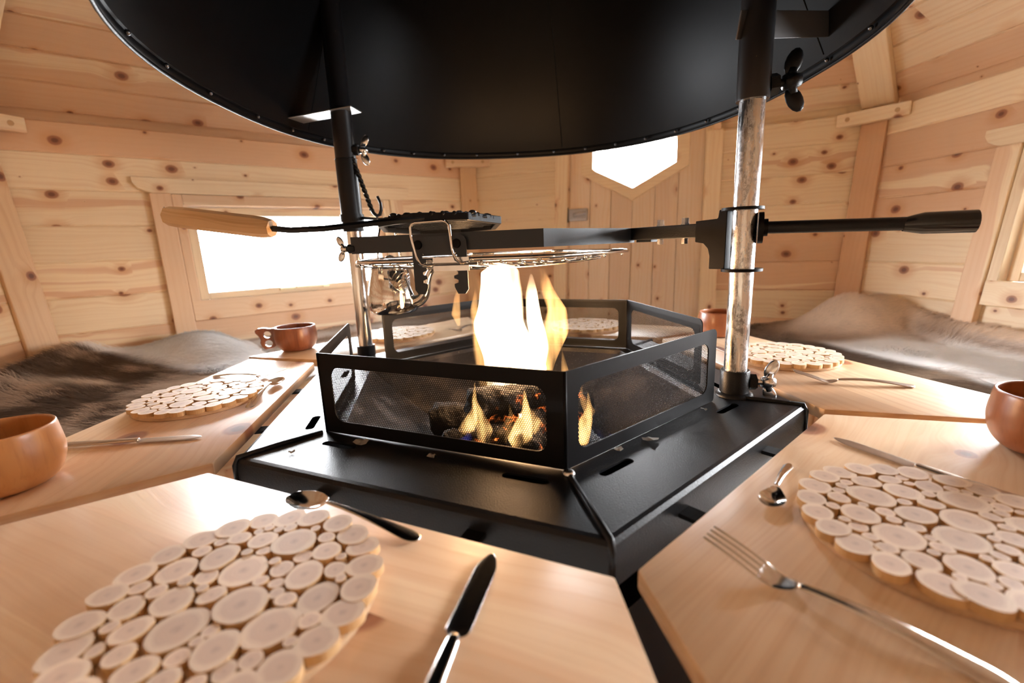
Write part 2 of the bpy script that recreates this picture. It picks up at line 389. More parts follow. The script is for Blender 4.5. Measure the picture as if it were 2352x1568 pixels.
# ------------------------------------------------------------------ door
m = WM['wall_back']; s = WM['wall_back_s']
door = bpy.data.objects.new('door_1', None); COL.objects.link(door); door.matrix_world = m; struct(door)
hexw = [(-.030,.262),(.178,.372),(.178,.50),(-.030,.60),(-.240,.50),(-.240,.372)]
def hole_y(u, top):
    a, b = ((-.240,.372),(-.030,.262)) if not top else ((-.240,.50),(-.030,.60))
    c, d = ((-.030,.262),(.178,.372)) if not top else ((-.030,.60),(.178,.50))
    p, q = (a, b) if u <= -.030 else (c, d); return p[1]+(q[1]-p[1])*(u-p[0])/(q[0]-p[0])
bm = B(); edges = [-.366]+[-.366+.05+.109*k for k in range(6)]+[.306]
edges = [-.366,-.253,-.142,-.031,.080,.191,.306]
cuts = sorted(set(edges+[-.240,.178,-.030]))
for u0, u1 in zip(cuts, cuts[1:]):
    g0 = .0012 if u0 in edges else 0; g1 = .0012 if u1 in edges else 0
    um = (u0+u1)/2; quads = []
    if -.240 <= um <= .178:
        quads.append([(u0+g0,-1.0),(u1-g1,-1.0),(u1-g1,hole_y(u1,0)),(u0+g0,hole_y(u0,0))])
        quads.append([(u0+g0,hole_y(u0,1)),(u1-g1,hole_y(u1,1)),(u1-g1,.617),(u0+g0,.617)])
    else: quads.append([(u0+g0,-1.0),(u1-g1,-1.0),(u1-g1,.617),(u0+g0,.617)])
    for q in quads: add_prism(bm, q, *sorted((-s*.042, -s*.012)))
bmesh.ops.recalc_face_normals(bm, faces=list(bm.faces))
leaf = obj('door_leaf', bm, M['door'], door)
def hexring(sc0, sc1, z0, z1, mat, name, par):
    c = (-.031, .43)
    o = [(c[0]+(p[0]-c[0])*sc1[0], c[1]+(p[1]-c[1])*sc1[1]) for p in hexw]; i_ = [(c[0]+(p[0]-c[0])*sc0, c[1]+(p[1]-c[1])*sc0) for p in hexw]
    bm = sheet(o, [i_], abs(z1-z0), min(z0, z1)); return obj(name, bm, mat, par)
hexring(1.0, (1.28,1.36), -s*.012, s*.008, M['trimx'], 'window_trim', door)
hexring(.985, (1.02,1.02), -s*.070, -s*.010, M['trimx'], 'window_lining', door)
c = (-.031, .43); bm = B(); add_prism(bm, [(c[0]+(p[0]-c[0])*.99, c[1]+(p[1]-c[1])*.99) for p in hexw], *sorted((-s*.036, -s*.033))); obj('window_pane', bm, M['glass'], door)
bm = B()
for u in (-.172, .112): add_box(bm, u-.0018, u+.0018, hole_y(u,0)+.002, hole_y(u,1)-.002, *sorted((-s*.043, -s*.038)))
obj('glazing_bars', bm, M['bar'], door)
for a, b in ((-.440,-.371), (.311,.384)): boxpart('door_casing', door, a, b, -1.05, .50 if True else .6, 0, .020, M['trimy'], s=s)
for a, b in ((-.400,-.3665), (.3065,.34)): boxpart('door_jamb', door, a, b, -1.05, .66, -.07, .003, M['trimy'], s=s)
bm = sheet([(-.372,-1.04),(.312,-1.04),(.312,.62),(-.372,.62)], [[(-.031+(p[0]+.031)*1.02, .43+(p[1]-.43)*1.02) for p in hexw]], .010, min(-s*.043, -s*.053)); obj('door_backing', bm, M['trimy'], door)  # added sheet behind the planks, blocks daylight leaking through their gaps
boxpart('door_head', door, -.40, .34, .622, .66, -.07, .003, M['trimx'], s=s)
lt = bpy.data.objects.new('latch', None); COL.objects.link(lt); lt.parent = door
boxpart('latch_plate', lt, -.366, -.262, .112, .176, -.012, .010, M['latch'], .006, s=s)
bm = B(); add_tube(bm, [(-.335,.142,s*.010),(-.300,.146,s*.022),(-.268,.150,s*.022)], [.010,.010,.007], 10, sq=.6); obj('latch_lever', bm, M['latch'], lt, True)
boxpart('latch_keeper', lt, -.378, -.367, .106, .184, -.010, .006, M['guardblack'], .001, s=s)
# dormer over the door
bm = B()
add_box(bm, -.43, .37, .66, .69, *sorted((-s*.07, s*.26)))
for a, b in ((-.43,-.40), (.34,.37)): add_box(bm, a, b, .497, .69, *sorted((-s*.07, s*.20)))
trim(bm, M['trimx'], m)
li = bpy.data.lights.new('daylight_portal', 'AREA'); li.shape = 'RECTANGLE'; li.size = .42; li.size_y = .34; li.cycles.is_portal = True
lo = bpy.data.objects.new('daylight_portal', li); COL.objects.link(lo)
lm = m @ Matrix.Translation((-.031, .431, -s*.085))
if s > 0: lm = lm @ Matrix.Rotation(PI, 4, 'X')
lo.matrix_world = lm

# ------------------------------------------------------------------ grill base
BZ = H-.30
BA = [(-.424,.644),(.093,.413),(.517,.770),(.424,1.358),(-.095,1.590),(-.518,1.233)]
GA = [(-.322,.737),(.066,.566),(.397,.831),(.324,1.260),(-.064,1.430),(-.397,1.165)]
FC = (0.0, 1.0)
def scl(P, k): return [(FC[0]+(p[0]-FC[0])*k, FC[1]+(p[1]-FC[1])*k) for p in P]
def lerp2(a, b, t): return (a[0]+(b[0]-a[0])*t, a[1]+(b[1]-a[1])*t)
base = thing('hearth', 'black steel hexagonal hearth table with slotted plate in the middle of the hut', 'fireplace')
slots = []
for k in range(6):
    g0, g1, b0, b1 = GA[k], GA[(k+1)%6], BA[k], BA[(k+1)%6]
    for t in (.17, .85):
        p = lerp2(lerp2(g0, g1, t), lerp2(b0, b1, t), .30); d = Vector((g1[0]-g0[0], g1[1]-g0[1])).normalized(); nn = Vector((-d.y, d.x))
        lp = [(a, b) for a, b in rrect(-.033, .033, -.0075, .0075, .0074, 5)]
        slots.append([(p[0]+d.x*a+nn.x*b, p[1]+d.y*a+nn.y*b) for a, b in lp])
HO = scl(GA, .93)
bm = sheet(scl(BA, .985), [HO]+slots, .003, -.003)
# folded outer lip
prof = [(.985, 0), (.995, -.0015), (1.003, -.006), (1.006, -.014), (1.006, -.055), (.985, -.058)]
rings = [[bm.verts.new((p[0], p[1], z)) for p in scl(BA, k)] for k, z in prof]
for a, b in zip(rings, rings[1:]):
    for k in range(6): bm.faces.new((a[k], b[k], b[(k+1)%6], a[(k+1)%6]))
top = obj('hearth_plate', bm, M['black'], base, 30, Matrix.Translation((0, 0, BZ)))
# bowl
bm = B(); prof = [(.93, -.001), (.915, -.010), (.50, -.125), (.50, -.130)]
rings = [[bm.verts.new((p[0], p[1], z)) for p in scl(GA, k)] for k, z in prof]
for a, b in zip(rings, rings[1:]):
    for k in range(6): bm.faces.new((a[k], a[(k+1)%6], b[(k+1)%6], b[k]))
bm.faces.new(rings[-1])
def ashsteel():
    g = NG('sooty_bowl_steel'); tc = g.n('ShaderNodeTexCoord').outputs['Object']
    sp = g.ss(g.noise(tc, 420, 2.0, .6), .68, .72); lo = g.ss(g.noise(tc, 14, 3.0), .45, .7)
    g.set(Base_Color=g.mix(g.m('MULTIPLY', sp, .8), g.mix(lo, (.014,.013,.014), (.035,.028,.024)), (.42,.36,.30)), Roughness=g.ss(lo, 0.0, 1.0, .30, .5))
    return g.mat
obj('fire_bowl', bm, ashsteel(), base, False, Matrix.Translation((0, 0, BZ)))
bm = sheet(scl(BA, .985), [scl(GA, .90)], .002, -.050); obj('slot_blackout', bm, M['guardblack'], base, False, Matrix.Translation((0, 0, BZ)))  # added black sheet under the plate, keeps the slots dark
bm = B(); add_prism(bm, scl(BA, .955), -BZ+.10, -.135); obj('stand_body', bm, M['guardblack'], base, False, Matrix.Translation((0, 0, BZ)))
for k in range(6):
    bm = B(); p = scl(BA, .86)[k]; add_tube(bm, [(p[0], p[1], -BZ), (p[0], p[1], -.006)], .018, 10); obj('leg', bm, M['guardblack'], base, 40, Matrix.Translation((0, 0, BZ)))
    bm = B(); a, b = scl(GA, 1.02)[k], scl(BA, .998)[k]
    add_tube(bm, [(*a, .001), (*lerp2(a, b, .5), .0015), (*b, .0005), (*scl(BA, 1.006)[k], -.010), (*scl(BA, 1.007)[k], -.05)], [.004,.0045,.0045,.004,.004], 8)
    obj('corner_weld', bm, M['black'], base, True, Matrix.Translation((0, 0, BZ)))
    bm = B(); a = scl(GA, 1.03)[k]; bmesh.ops.create_icosphere(bm, subdivisions=2, radius=.009, matrix=Matrix.Translation((*a, .002)) @ Matrix.Diagonal((1,1,.7,1)))
    if k in (1, 3): w_ = obj('weld_bead', bm, M['zinc'], base, True, Matrix.Translation((0, 0, BZ))); w_['label'] = 'bright silvery weld bead'
    else: bm.free()

# ------------------------------------------------------------------ fire guard (two hinged halves)
GH = .137
def guard(label, panels, name='fire_guard'):
    root = thing(name, label, 'fire guard', (0, 0, BZ), group='two halves of the mesh fire guard')
    for (a, b, r0, r1, t0, t1) in panels:
        p, q = Vector((*a, 0)), Vector((*b, 0)); P = p.lerp(q, t0); Q = p.lerp(q, t1); L = (Q-P).length
        m = frame_mtx(P+Vector((0,0,.001)), (Q-P), (0, 0, 1))
        inn = 1 if (m.inverted() @ Vector((0, 1.0, .07))).z > 0 else -1
        e0 = .003 if r0 else .0; e1 = .003 if r1 else 0
        fr = sheet(rrect(0, L, 0, GH, .014, 6, (r1, r0, r0*.5, r1*.5)), [rrect(.024, L-.026, .021, GH-.023, .017, 6)], .0022, -.0011)
        pn = obj('guard_panel', fr, M['guardblack'], root, False, m)
        bm = B(); z = inn*.003; vs = [bm.verts.new(v) for v in ((.006,.006,z),(L-.006,.006,z),(L-.006,GH-.006 if not r1 and not r0 else GH-.012,z),(.006,GH-.006 if not r0 and not r1 else GH-.012,z))]; bm.faces.new(vs)
        obj('wire_mesh', bm, M['mesh'], pn)
    for k in ((0, 1) if panels[0][0] == GA[5] else (3, 4)):
        bm = B(); a = GA[k]; add_tube(bm, [(*a, .0), (*a, GH+.001)], .0025, 8); obj('hinge_fold', bm, M['guardblack'], root, True)
    return root
guard('front half of the black mesh fire guard, its folded corner nearest the camera', [(GA[5], GA[0], .012, 0, .27, 1.0), (GA[0], GA[1], 0, 0, 0, 1), (GA[1], GA[2], 0, .012, 0, .92)])
guard('rear half of the black mesh fire guard standing behind the flames', [(GA[2], GA[3], .012, 0, .17, 1), (GA[3], GA[4], 0, 0, 0, 1), (GA[4], GA[5], 0, .012, 0, .84)])

# ------------------------------------------------------------------ poles
def wing_nut(root, p, dirv, L=.045, sc_=1.0, mat='zinc', name='wing_screw'):
    """threaded screw leaving p along dirv with a two winged head"""
    d = Vector(dirv).normalized(); mtx = frame_mtx(p, d, (0, 0, 1)) if abs(d.z) < .9 else frame_mtx(p, d, (1, 0, 0))
    ws = bpy.data.objects.new(name, None); COL.objects.link(ws); ws.parent = root; ws.matrix_local = mtx
    bm = B(); n = 14; path = [(L*k/n, 0, 0) for k in range(n+1)]
    add_tube(bm, path, [.0042*sc_ if k % 2 else .0035*sc_ for k in range(n+1)], 10); obj('thread', bm, M[mat], ws, True)
    bm = B(); add_tube(bm, [(-.002,0,0),(.012,0,0)], .0105*sc_, 6); obj('boss_nut', bm, M['black'], ws)
    bm = B(); add_lathe(bm, [(0,-.004),(.007,-.004),(.0085,.004),(.006,.012),(0,.013)], 14); bm.transform(Matrix.Translation((L-.006,0,0)) @ Matrix.Rotation(PI/2, 4, 'Y') @ Matrix.Scale(sc_, 4))
    for sy in (1, -1):
        t = bmesh.ops.create_uvsphere(bm, u_segments=14, v_segments=8, radius=.0135*sc_)
        bmesh.ops.transform(bm, verts=t['verts'], matrix=Matrix.Translation((L+.004, sy*.0175*sc_, 0)) @ Matrix.Rotation(-sy*.45, 4, 'Z') @ Matrix.Diagonal((.60, 1, .24, 1)))
        add_tube(bm, [(L-.002,0,0),(L+.002,sy*.012*sc_,0)], [.006*sc_,.0045*sc_], 8)
    h_ = obj('wings', bm, M[mat], ws, True)
    return ws
RP = (.425, .842); LP = (-.427, 1.308)
rp = thing('hood_post', 'scuffed galvanised post right of the fire, with black sleeves at both ends', 'post', (*RP, BZ), group='posts carrying the smoke hood')
bm = B(); add_lathe(bm, [(.0205,.004),(.0205,.62)], 40); obj('tube', bm, M['galv'], rp, True)
bm = B(); add_lathe(bm, [(.0215,.0),(.026,.0),(.026,.048),(.0245,.050),(.0208,.050)], 40); obj('socket', bm, M['black'], rp, 40)
bm = B(); add_lathe(bm, [(.034,.0),(.033,.004),(.026,.007)], 32); obj('foot_weld', bm, M['black'], rp, True)
bm = B(); add_lathe(bm, [(.0208,.523),(.0258,.523),(.0262,.526),(.0262,1.05)], 40); sl = obj('sleeve', bm, M['wornblack'], rp, 40); sl['label'] = 'black sleeve with chipped paint'
wing_nut(rp, (.025,-.006,.026), (1,-.2,.0), .034, 1.45)
wing_nut(rp, (.025,-.004,.545), (1,-.15,.10), .034, 1.65, 'black')
lp = thing('hood_post', 'slimmer looking post left of the fire, black above and polished below the grill', 'post', (*LP, BZ), group='posts carrying the smoke hood')
bm = B(); add_lathe(bm, [(.0205,.004),(.0205,.36)], 40); obj('tube', bm, M['chrome2'] if 'chrome2' in M else M.setdefault('chrome2', simple('bright_tube', (.82,.82,.82), .14, 1.0, .03, 300)), lp, True)
bm = B(); add_lathe(bm, [(.0210,.0),(.0255,.0),(.0255,.030),(.0208,.031)], 40); obj('socket', bm, M['black'], lp, 40)
bm = B(); add_lathe(bm, [(.0208,.352),(.0282,.352),(.0282,.541)], 40); obj('sleeve', bm, M['black'], lp, 40)
bm = B(); add_lathe(bm, [(.0275,.541),(.0288,.541),(.0268,.543),(.0268,.655),(.0272,.657),(.0262,.659),(.0262,1.00)], 40); obj('hood_sleeve', bm, M['wornblack'], lp, 40)
wing_nut(lp, (.026,-.004,.563), (1,-.1,-.05), .026, 1.3)

# ------------------------------------------------------------------ smoke hood
HC = (.02, 1.07); HA, HB, HN = .61, .70, 2.3; HZ = H+.325
def rim(t, k=1.0, dz=0):
    c_, s_ = math.cos(t), math.sin(t)
    return (HC[0]+k*HA*math.copysign(abs(c_)**(2/HN), c_), HC[1]+k*HB*math.copysign(abs(s_)**(2/HN), s_), HZ+dz)
hood = thing('smoke_hood', 'large black conical smoke hood hanging above the fire', 'smoke hood')
bm = B(); N = 120; prof = [(1.006,-.014),(1.006,.004),(1.0,.006),(.26,1.02),(.26,2.05)]
ring = [[bm.verts.new(rim(2*PI*k/N, q, dz)) for k in range(N)] for q, dz in prof]
for a, b in zip(ring, ring[1:]):
    for k in range(N): bm.faces.new((a[k], a[(k+1)%N], b[(k+1)%N], b[k]))
bmesh.ops.recalc_face_normals(bm, faces=list(bm.faces))
cone = obj('cone', bm, M['hood'], hood, 35)
sm = cone.modifiers.new('thickness', 'SOLIDIFY'); sm.thickness = .002
bm = B(); add_tube(bm, [rim(2*PI*k/N, 1.006, -.014) for k in range(N)], .0032, 8, closed=True); obj('rolled_rim', bm, M['black'], hood, True)
for t in [math.radians(a_) for a_ in (75, 157, -6, 235, 310)]:
    bm = B(); add_tube(bm, [rim(t, .993, .010), rim(t, .62, .520), rim(t, .28, .990)], .0013, 6); obj('seam', bm, M['hood'], hood, True)
for k in range(34):
    t = 2*PI*(k+.35)/34; bm = B(); p = Vector(rim(t, .998, -.004)); ctr = Vector((HC[0], HC[1], p.z)); d = (ctr-p).normalized()
    bmesh.ops.create_uvsphere(bm, u_segments=8, v_segments=6, radius=.0042, matrix=Matrix.Translation(p+d*.003)); obj('rivet', bm, M['zinc2'] if 'zinc2' in M else M.setdefault('zinc2', simple('dark_rivet', (.16,.16,.17), .3, 1.0)), hood, True)
# hood arms resting on the posts
def strap(name, a, b, wd, up, mat, par, th=.003):
    a, b = Vector(a), Vector(b); m = frame_mtx(a, b-a, up); L = (b-a).length
    bm = B(); add_box(bm, 0, L, -wd/2, wd/2, -th/2, th/2, .0008); return obj(name, bm, mat, par, False, m)
shelf_m = simple('bare_steel_bracket', (.45,.46,.47), .34, .85, .1, 60, var=.2)
o_ = strap('bracket', (LP[0]+.045, LP[1]-.01, H+.362), (LP[0]-.155, LP[1]+.02, H+.345), .062, (0, 1, 0), shelf_m, hood); o_['label'] = 'pale bare steel bracket plate'
strap('bracket', (RP[0]-.036, RP[1]-.010, H+.335), (RP[0]+.190, RP[1]+.10, H+.375), .040, (0, -.35, 1), simple('grey_bracket', (.10,.095,.095), .45, .5, .1, 80, var=.2), hood)

# ------------------------------------------------------------------ swing grill ring on the right post
ZR0, ZR1 = H-.006, H+.0255
RG = [(-.300,.895),(.062,.812),(.285,1.055),(.155,1.370),(-.130,1.380),(-.335,1.165)]
ringo = thing('swing_grill', 'black hexagonal grill ring swinging over the fire on the right post', 'grill', (*RP, H))
def rel(p): return (p[0]-RP[0], p[1]-RP[1])
bm = sheet([rel(p) for p in RG], [[rel(lerp2(p, (-.03,1.11), .022)) for p in RG]], ZR1-ZR0, ZR0-H)
obj('ring_band', bm, M['ringblack'], ringo)
armv = Vector((RP[0]-.285, RP[1]-1.055, 0)); am = frame_mtx((.283-RP[0], 1.057-RP[1], 0), armv, (0, 0, 1))
La = armv.length
bm = B(); add_box(bm, 0, La-.085, -.001, .0255, -.014, .014, .0015); add_box(bm, .02, .06, -.006, -.001, -.016, .012)
obj('arm', bm, M['black'], ringo, False, am)
for x in (.075, .135):
    bm = B(); add_tube(bm, [(x, .0255, 0), (x, .028, 0), (x, .0281, 0), (x, .0385, 0)], [.009, .009, .0075, .0075], 6); obj('bolt', bm, M['zinc'], ringo, False, am)
    bm = B(); add_tube(bm, [(x, -.012, 0), (x, -.001, 0)], .0068, 6); obj('nut', bm, M['zinc'], ringo, False, am)
# clamp body beside the post
bm = sheet([(La-.086,.030),(La-.040,.032),(La-.038,.047),(La-.022,.049),(La-.022,-.060),(La-.054,-.060),(La-.054,-.036),(La-.058,-.022),(La-.068,-.012),(La-.086,-.009)], [], .030, -.015)
bmesh.ops.bevel(bm, geom=list(bm.edges), offset=.001, segments=1, affect='EDGES'); obj('clamp_body', bm, M['guardblack'], ringo, False, am)
for z in (.044, -.064):
    bm = B(); add_lathe(bm, [(.0215,0),(.031,0),(.031,.005),(.0215,.005),(.0215,0)], 36, cz=z, cx=-.004 if z > 0 else .0); bmesh.ops.scale(bm, vec=(1.15,1,1), verts=bm.verts); obj('clamp_lug', bm, M['guardblack'], ringo, 40)
bm = B(); hd = Vector((.705-RP[0], .705-RP[1], .0)); a = hd.normalized()
add_tube(bm, [tuple(a*.022+Vector((0,0,.012))), tuple(a*.030+Vector((0,0,.012)))], .027, 24)
add_tube(bm, [tuple(a*.030+Vector((0,0,.012))), tuple(a*.037+Vector((0,0,.012)))], .015, 16)
obj('collar', bm, M['guardblack'], ringo, 40)
bm = B(); P0 = a*.03+Vector((0,0,.012)); P1 = a*.245+Vector((0,0,.008)); add_tube(bm, [P0, P1], .0105, 20); obj('handle_bar', bm, M['black'], ringo, 40)
bm = B(); q0 = a*.225+Vector((0,0,.007)); q1 = a*.237+Vector((0,0,.0075)); q2 = a*.250+Vector((0,0,.0080)); q3 = a*.312+Vector((0,0,.0075))
add_tube(bm, [q0, q1, q2, q3], [.0105,.0135,.0165,.0170], 24, caps=False); add_tube(bm, [q3, q3-a*.03], [.0148,.0148], 24)
obj('grip', bm, M['grip'] if 'grip' in M else M.setdefault('grip', simple('gloss_black_grip', (.010,.010,.012), .16)), ringo, 40)

# ------------------------------------------------------------------ hanging grate with ladder bracket
zc = -.30
lad = thing('ladder_bracket', 'black notched bracket screwed to the front of the grill ring', 'bracket', (-.125, .851, H))
dAB = Vector((RG[1][0]-RG[0][0], RG[1][1]-RG[0][1], 0)); dAB.normalize()
def notch_leg(x0, x1, ytop, ybot, side):
    pts = []
    ys = [ytop, -.020]
    inner = [(x1 if side > 0 else x0, ytop)]
    xi = x1 if side > 0 else x0; xo = x0 if side > 0 else x1; sg = 1 if side > 0 else -1
    P = [(xo, ytop), (xo, ybot+.008), (xo+sg*.006, ybot), (xi-sg*.006, ybot), (xi-sg*.001, ybot+.010)]
    y = ybot+.013
    for k in range(4):
        P += [(xi, y), (xi, y+.005), (xi-sg*.008, y+.0075), (xi-sg*.008, y+.012), (xi-sg*.004, y+.014)]; y += .015
    P += [(xi-sg*.006, y+.002), (xi-sg*.006, ytop)]
    return P
L_ = notch_leg(-.052, -.026, -.012, -.084, 1); R_ = notch_leg(.026, .052, -.012, -.084, -1)
poly = L_[1:] + []
outer = [(-.052, .020), (-.052, -.012)] + L_[1:-1] + [(-.032, -.014), (.032, -.014)] + R_[1:-1][::-1] + [(.052, -.012), (.052, .012), (.049, .018), (.043, .021)]
lm_ = frame_mtx((0, -.004, 0), dAB, (0, 0, 1))
bm = sheet(outer, [], .003, 0.0); obj('notched_plate', bm, M['ringblack'], lad, False, lm_)
nz = 1 if (lm_.to_3x3() @ Vector((0,0,1))).y < 0 else -1
for x in (-.040, .034):
    bm = B(); add_lathe(bm, [(0,.0045),(.004,.0050),(.0075,.0040),(.0085,.001),(.0085,0)], 20); bm.transform(Matrix.Translation((x, .006, 0)) @ Matrix.Diagonal((1,1,nz,1))); bm.transform(Matrix.Translation((0,0,.003 if nz > 0 else 0)))
    bmesh.ops.recalc_face_normals(bm, faces=list(bm.faces)); obj('bolt', bm, M['guardblack'], lad, 40, lm_)
GC = (-.03, 1.11); GZ = H-.023
grate = thing('wire_grate', 'chrome wire grate hung just below the black grill ring', 'grate', (*GC, GZ))
GP = [((p[0]-GC[0])*.985, (p[1]-GC[1])*.985) for p in RG]
def rounded(P, k=.12, n=5):
    out = []
    for i_ in range(len(P)):
        a, b, c_ = P[i_-1], P[i_], P[(i_+1) % len(P)]; p, q = lerp2(b, a, k), lerp2(b, c_, k)
        for j_ in range(n+1):
            t = j_/n; out.append(lerp2(lerp2(p, b, t), lerp2(b, q, t), t))
    return out
gp = rounded(GP, .10)
bm = B(); add_tube(bm, [(p[0], p[1], 0) for p in gp], .0042, 8, closed=True); obj('outer_wire', bm, M['chrome'], grate, True)
gd = Vector((GP[1][0]-GP[0][0], GP[1][1]-GP[0][1])).normalized(); gn = Vector((-gd.y, gd.x))
def clipline(o, d):
    ts = []
    for i_ in range(6):
        a, b = Vector(GP[i_]), Vector(GP[(i_+1) % 6]); e = b-a; den = d.x*e.y-d.y*e.x
        if abs(den) < 1e-9: continue
        w0 = a-o; t = (w0.x*e.y-w0.y*e.x)/den; u = (w0.x*d.y-w0.y*d.x)/den
        if 0 <= u <= 1: ts.append(t)
    return (min(ts), max(ts)) if len(ts) > 1 else None
for k in range(-8, 9):
    o_ = gd*(k*.036+.004); c_ = clipline(o_, gn)
    if c_ is None or c_[1]-c_[0] < .05: continue
    bm = B(); add_tube(bm, [tuple(o_+gn*(c_[0]+(c_[1]-c_[0])*j_/12))+(-.006-.016*math.sin(PI*j_/12)**.7*max(.2, 1-(k/9)**2),) for j_ in range(13)], .0024, 6); obj('cross_wire', bm, M['chrome'], grate, True)
for q_ in (-.10, .10):
    o_ = gn*q_; c_ = clipline(o_, gd); bm = B(); add_tube(bm, [tuple(o_+gd*(c_[0]+(c_[1]-c_[0])*j_/12))+(-.009-.016*math.sin(PI*j_/12)**.7,) for j_ in range(13)], .003, 6); obj('cross_wire', bm, M['chrome'], grate, True)
# lifting handle: bent wire through the notches and a flat chrome strip
hm = frame_mtx((-.104-GC[0], .834-GC[1], H-GZ), dAB, (0, 0, 1))
bm = B()
if True:
    f = 1 if (hm.to_3x3() @ Vector((0,0,1))).y < 0 else -1
    loop = [(-.030,-.030,f*.000),(-.044,-.032,f*.006),(-.053,-.028,f*.014),(-.058,-.014,f*.018),(-.064,.020,f*.020),(-.064,.036,f*.020),(-.060,.042,f*.020),(-.054,.044,f*.020),(-.004,.045,f*.020),(.003,.043,f*.020),(.008,.037,f*.020),(.010,-.005,f*.018),(.014,-.022,f*.014),(.021,-.029,f*.006),(.034,-.027,f*.000)]
    add_tube(bm, loop, .0026, 8)
obj('lift_handle', bm, M['chrome'], grate, True, hm)
bm = B(); add_box(bm, -.034, .034, -.042, -.018, -.001, .001); add_tube(bm, [(-.05,-.030,0),(.05,-.030,0)], .003, 8); obj('flat_strip', bm, M['zinc'], grate, False, hm)

# ------------------------------------------------------------------ cast iron sausage pan with wooden handle
PC = (-.146, 1.03); PZ = H+.043
pan = thing('grill_pan', 'black cast iron grid pan with a long wooden handle lying across the grill ring', 'pan', (*PC, PZ)); pan.rotation_euler.x = -.085
oc = [(.138*math.cos(math.radians(22.5+8+45*k)), .125*math.sin(math.radians(22.5+8+45*k))) for k in range(8)]
bm = sheet(oc, [[(x*.91, y*.91) for x, y in oc]], .016, -.002); bmesh.ops.bevel(bm, geom=list(bm.edges), offset=.0012, segments=1, affect='EDGES')
obj('pan_rim', bm, M['black'], pan)
bm = B()
for k in range(-5, 6):
    x = k*.022; hl = math.sqrt(max(0, .120**2-x*x*.92)); add_tube(bm, [(x, -hl, .012), (x, hl, .012)], .0042, 8)
for k in range(-4, 5):
    y = k*.024; hl = math.sqrt(max(0, .128**2-y*y)); add_tube(bm, [(-hl, y, .009), (hl, y, .009)], .0035, 8)
for k in range(-4, 5):
    for q in range(-4, 5):
        x, y = q*.026, k*.024
        if x*x+y*y < .124**2: bmesh.ops.create_uvsphere(bm, u_segments=8, v_segments=6, radius=.0065, matrix=Matrix.Translation((x, y, .0145)) @ Matrix.Diagonal((1.2,1,.7,1)))
obj('pan_grid', bm, M['black'], pan, True)
def rp_(x, y, z): return (x-PC[0], y-PC[1], z+H-PZ)
bm = B(); add_tube(bm, [rp_(-.16,.915,.046), rp_(-.24,.905,.041), rp_(-.36,.925,.036), rp_(-.43,.937,.037), rp_(-.50,.950,.047)], .0058, 4, sq=1.0); obj('handle_rod', bm, M['black'], pan, 30)
bm = B(); pa, pb = Vector(rp_(-.470,.945,.043)), Vector(rp_(-.702,.985,.082)); n = 12
hl_ = (pb-pa).length; add_tube(bm, [(hl_*k/n, 0, 0) for k in range(n+1)], [.0175,.0205]+[.0212]*(n-3)+[.0208,.0195], 8); obj('wooden_handle', bm, pine('handle_pine', 'x', 'y', None, knots=.0, cream=(.74,.49,.27), tan=(.62,.37,.18), line=1.4), pan, 25, frame_mtx(pa, pb-pa, (0, 0, 1)))
bm = B(); pe = pb+(pb-pa).normalized()*.004
add_tube(bm, [pb+Vector((0,-.010,.016)), pe+Vector((-.004,-.004,.014)), pe+Vector((-.006,0,0)), pe+Vector((-.004,.004,-.014)), pb+Vector((0,.0,-.016))], .0012, 6); obj('hanging_loop', bm, M['zinc'], pan, True)

# ------------------------------------------------------------------ kettle, its arm and the twisted hook
KC = (-.322, 1.262); KZ = H-.172
arm = thing('pot_crane', 'thin steel rod arm reaching from the left post to behind the pan', 'hanging arm', (LP[0], LP[1], H))
bm = B(); add_tube(bm, [(.024,-.004,.088),(.105,-.046,.078),(.19,-.09,.070)], .0042, 10); obj('rod', bm, M['zinc'], arm, True)
bm = B(); add_lathe(bm, [(.0286,.078),(.0315,.078),(.0315,.098),(.0286,.098)], 28); obj('arm_collar', bm, M['black'], arm, 40)
ket = thing('kettle', 'shiny polished steel kettle hanging beside the left post', 'kettle', (*KC, KZ))
prof = [(0,0),(.056,0),(.062,.004),(.068,.018),(.0690,.040),(.0665,.064),(.0610,.090),(.0565,.108),(.0535,.118),(.0535,.121),(.050,.123)]
def smoothprof(p, it=2):
    for _ in range(it):
        q = [p[0]]
        for a, b in zip(p, p[1:]): q += [(a[0]*.75+b[0]*.25, a[1]*.75+b[1]*.25), (a[0]*.25+b[0]*.75, a[1]*.25+b[1]*.75)]
        p = q+[p[-1]]
    return p
bm = B(); add_lathe(bm, smoothprof(prof), 56); obj('body', bm, M['chrome'], ket, True)
bm = B(); add_lathe(bm, smoothprof([(.0545,.121),(.0545,.1235),(.045,.130),(.02,.137),(0,.138)]), 40); lid = obj('lid', bm, M['chrome'], ket, True)
bm = B(); add_lathe(bm, smoothprof([(.006,.136),(.006,.142),(.013,.147),(.013,.153),(0,.158)]), 20); obj('knob', bm, simple('black_knob', (.012,.012,.012), .3), lid, True)
sd = Vector((.96, -.28, 0)).normalized()
sp = [sd*.055+Vector((0,0,.030)), sd*.072+Vector((0,0,.030)), sd*.090+Vector((0,0,.040)), sd*.101+Vector((0,0,.062)), sd*.105+Vector((0,0,.084)), sd*.112+Vector((0,0,.103)), sd*.124+Vector((0,0,.118)), sd*.131+Vector((0,0,.122))]
bm = B(); add_tube(bm, sp, [.019,.0175,.0155,.0130,.0110,.0095,.0085,.0085], 18); so = obj('spout', bm, M['chrome'], ket, True)
sb = so.modifiers.new('round', 'SUBSURF'); sb.levels = 1; sb.render_levels = 2
bm = B(); hv = Vector((.28, .96, 0)).normalized(); hp = []
for k in range(17):
    t = PI*k/16; hp.append(hv*(.060*math.cos(t))+Vector((0, 0, .112+.135*math.sin(t)**.8)))
add_tube(bm, hp, .003, 8); obj('bail_handle', bm, M['chrome'], ket, True)
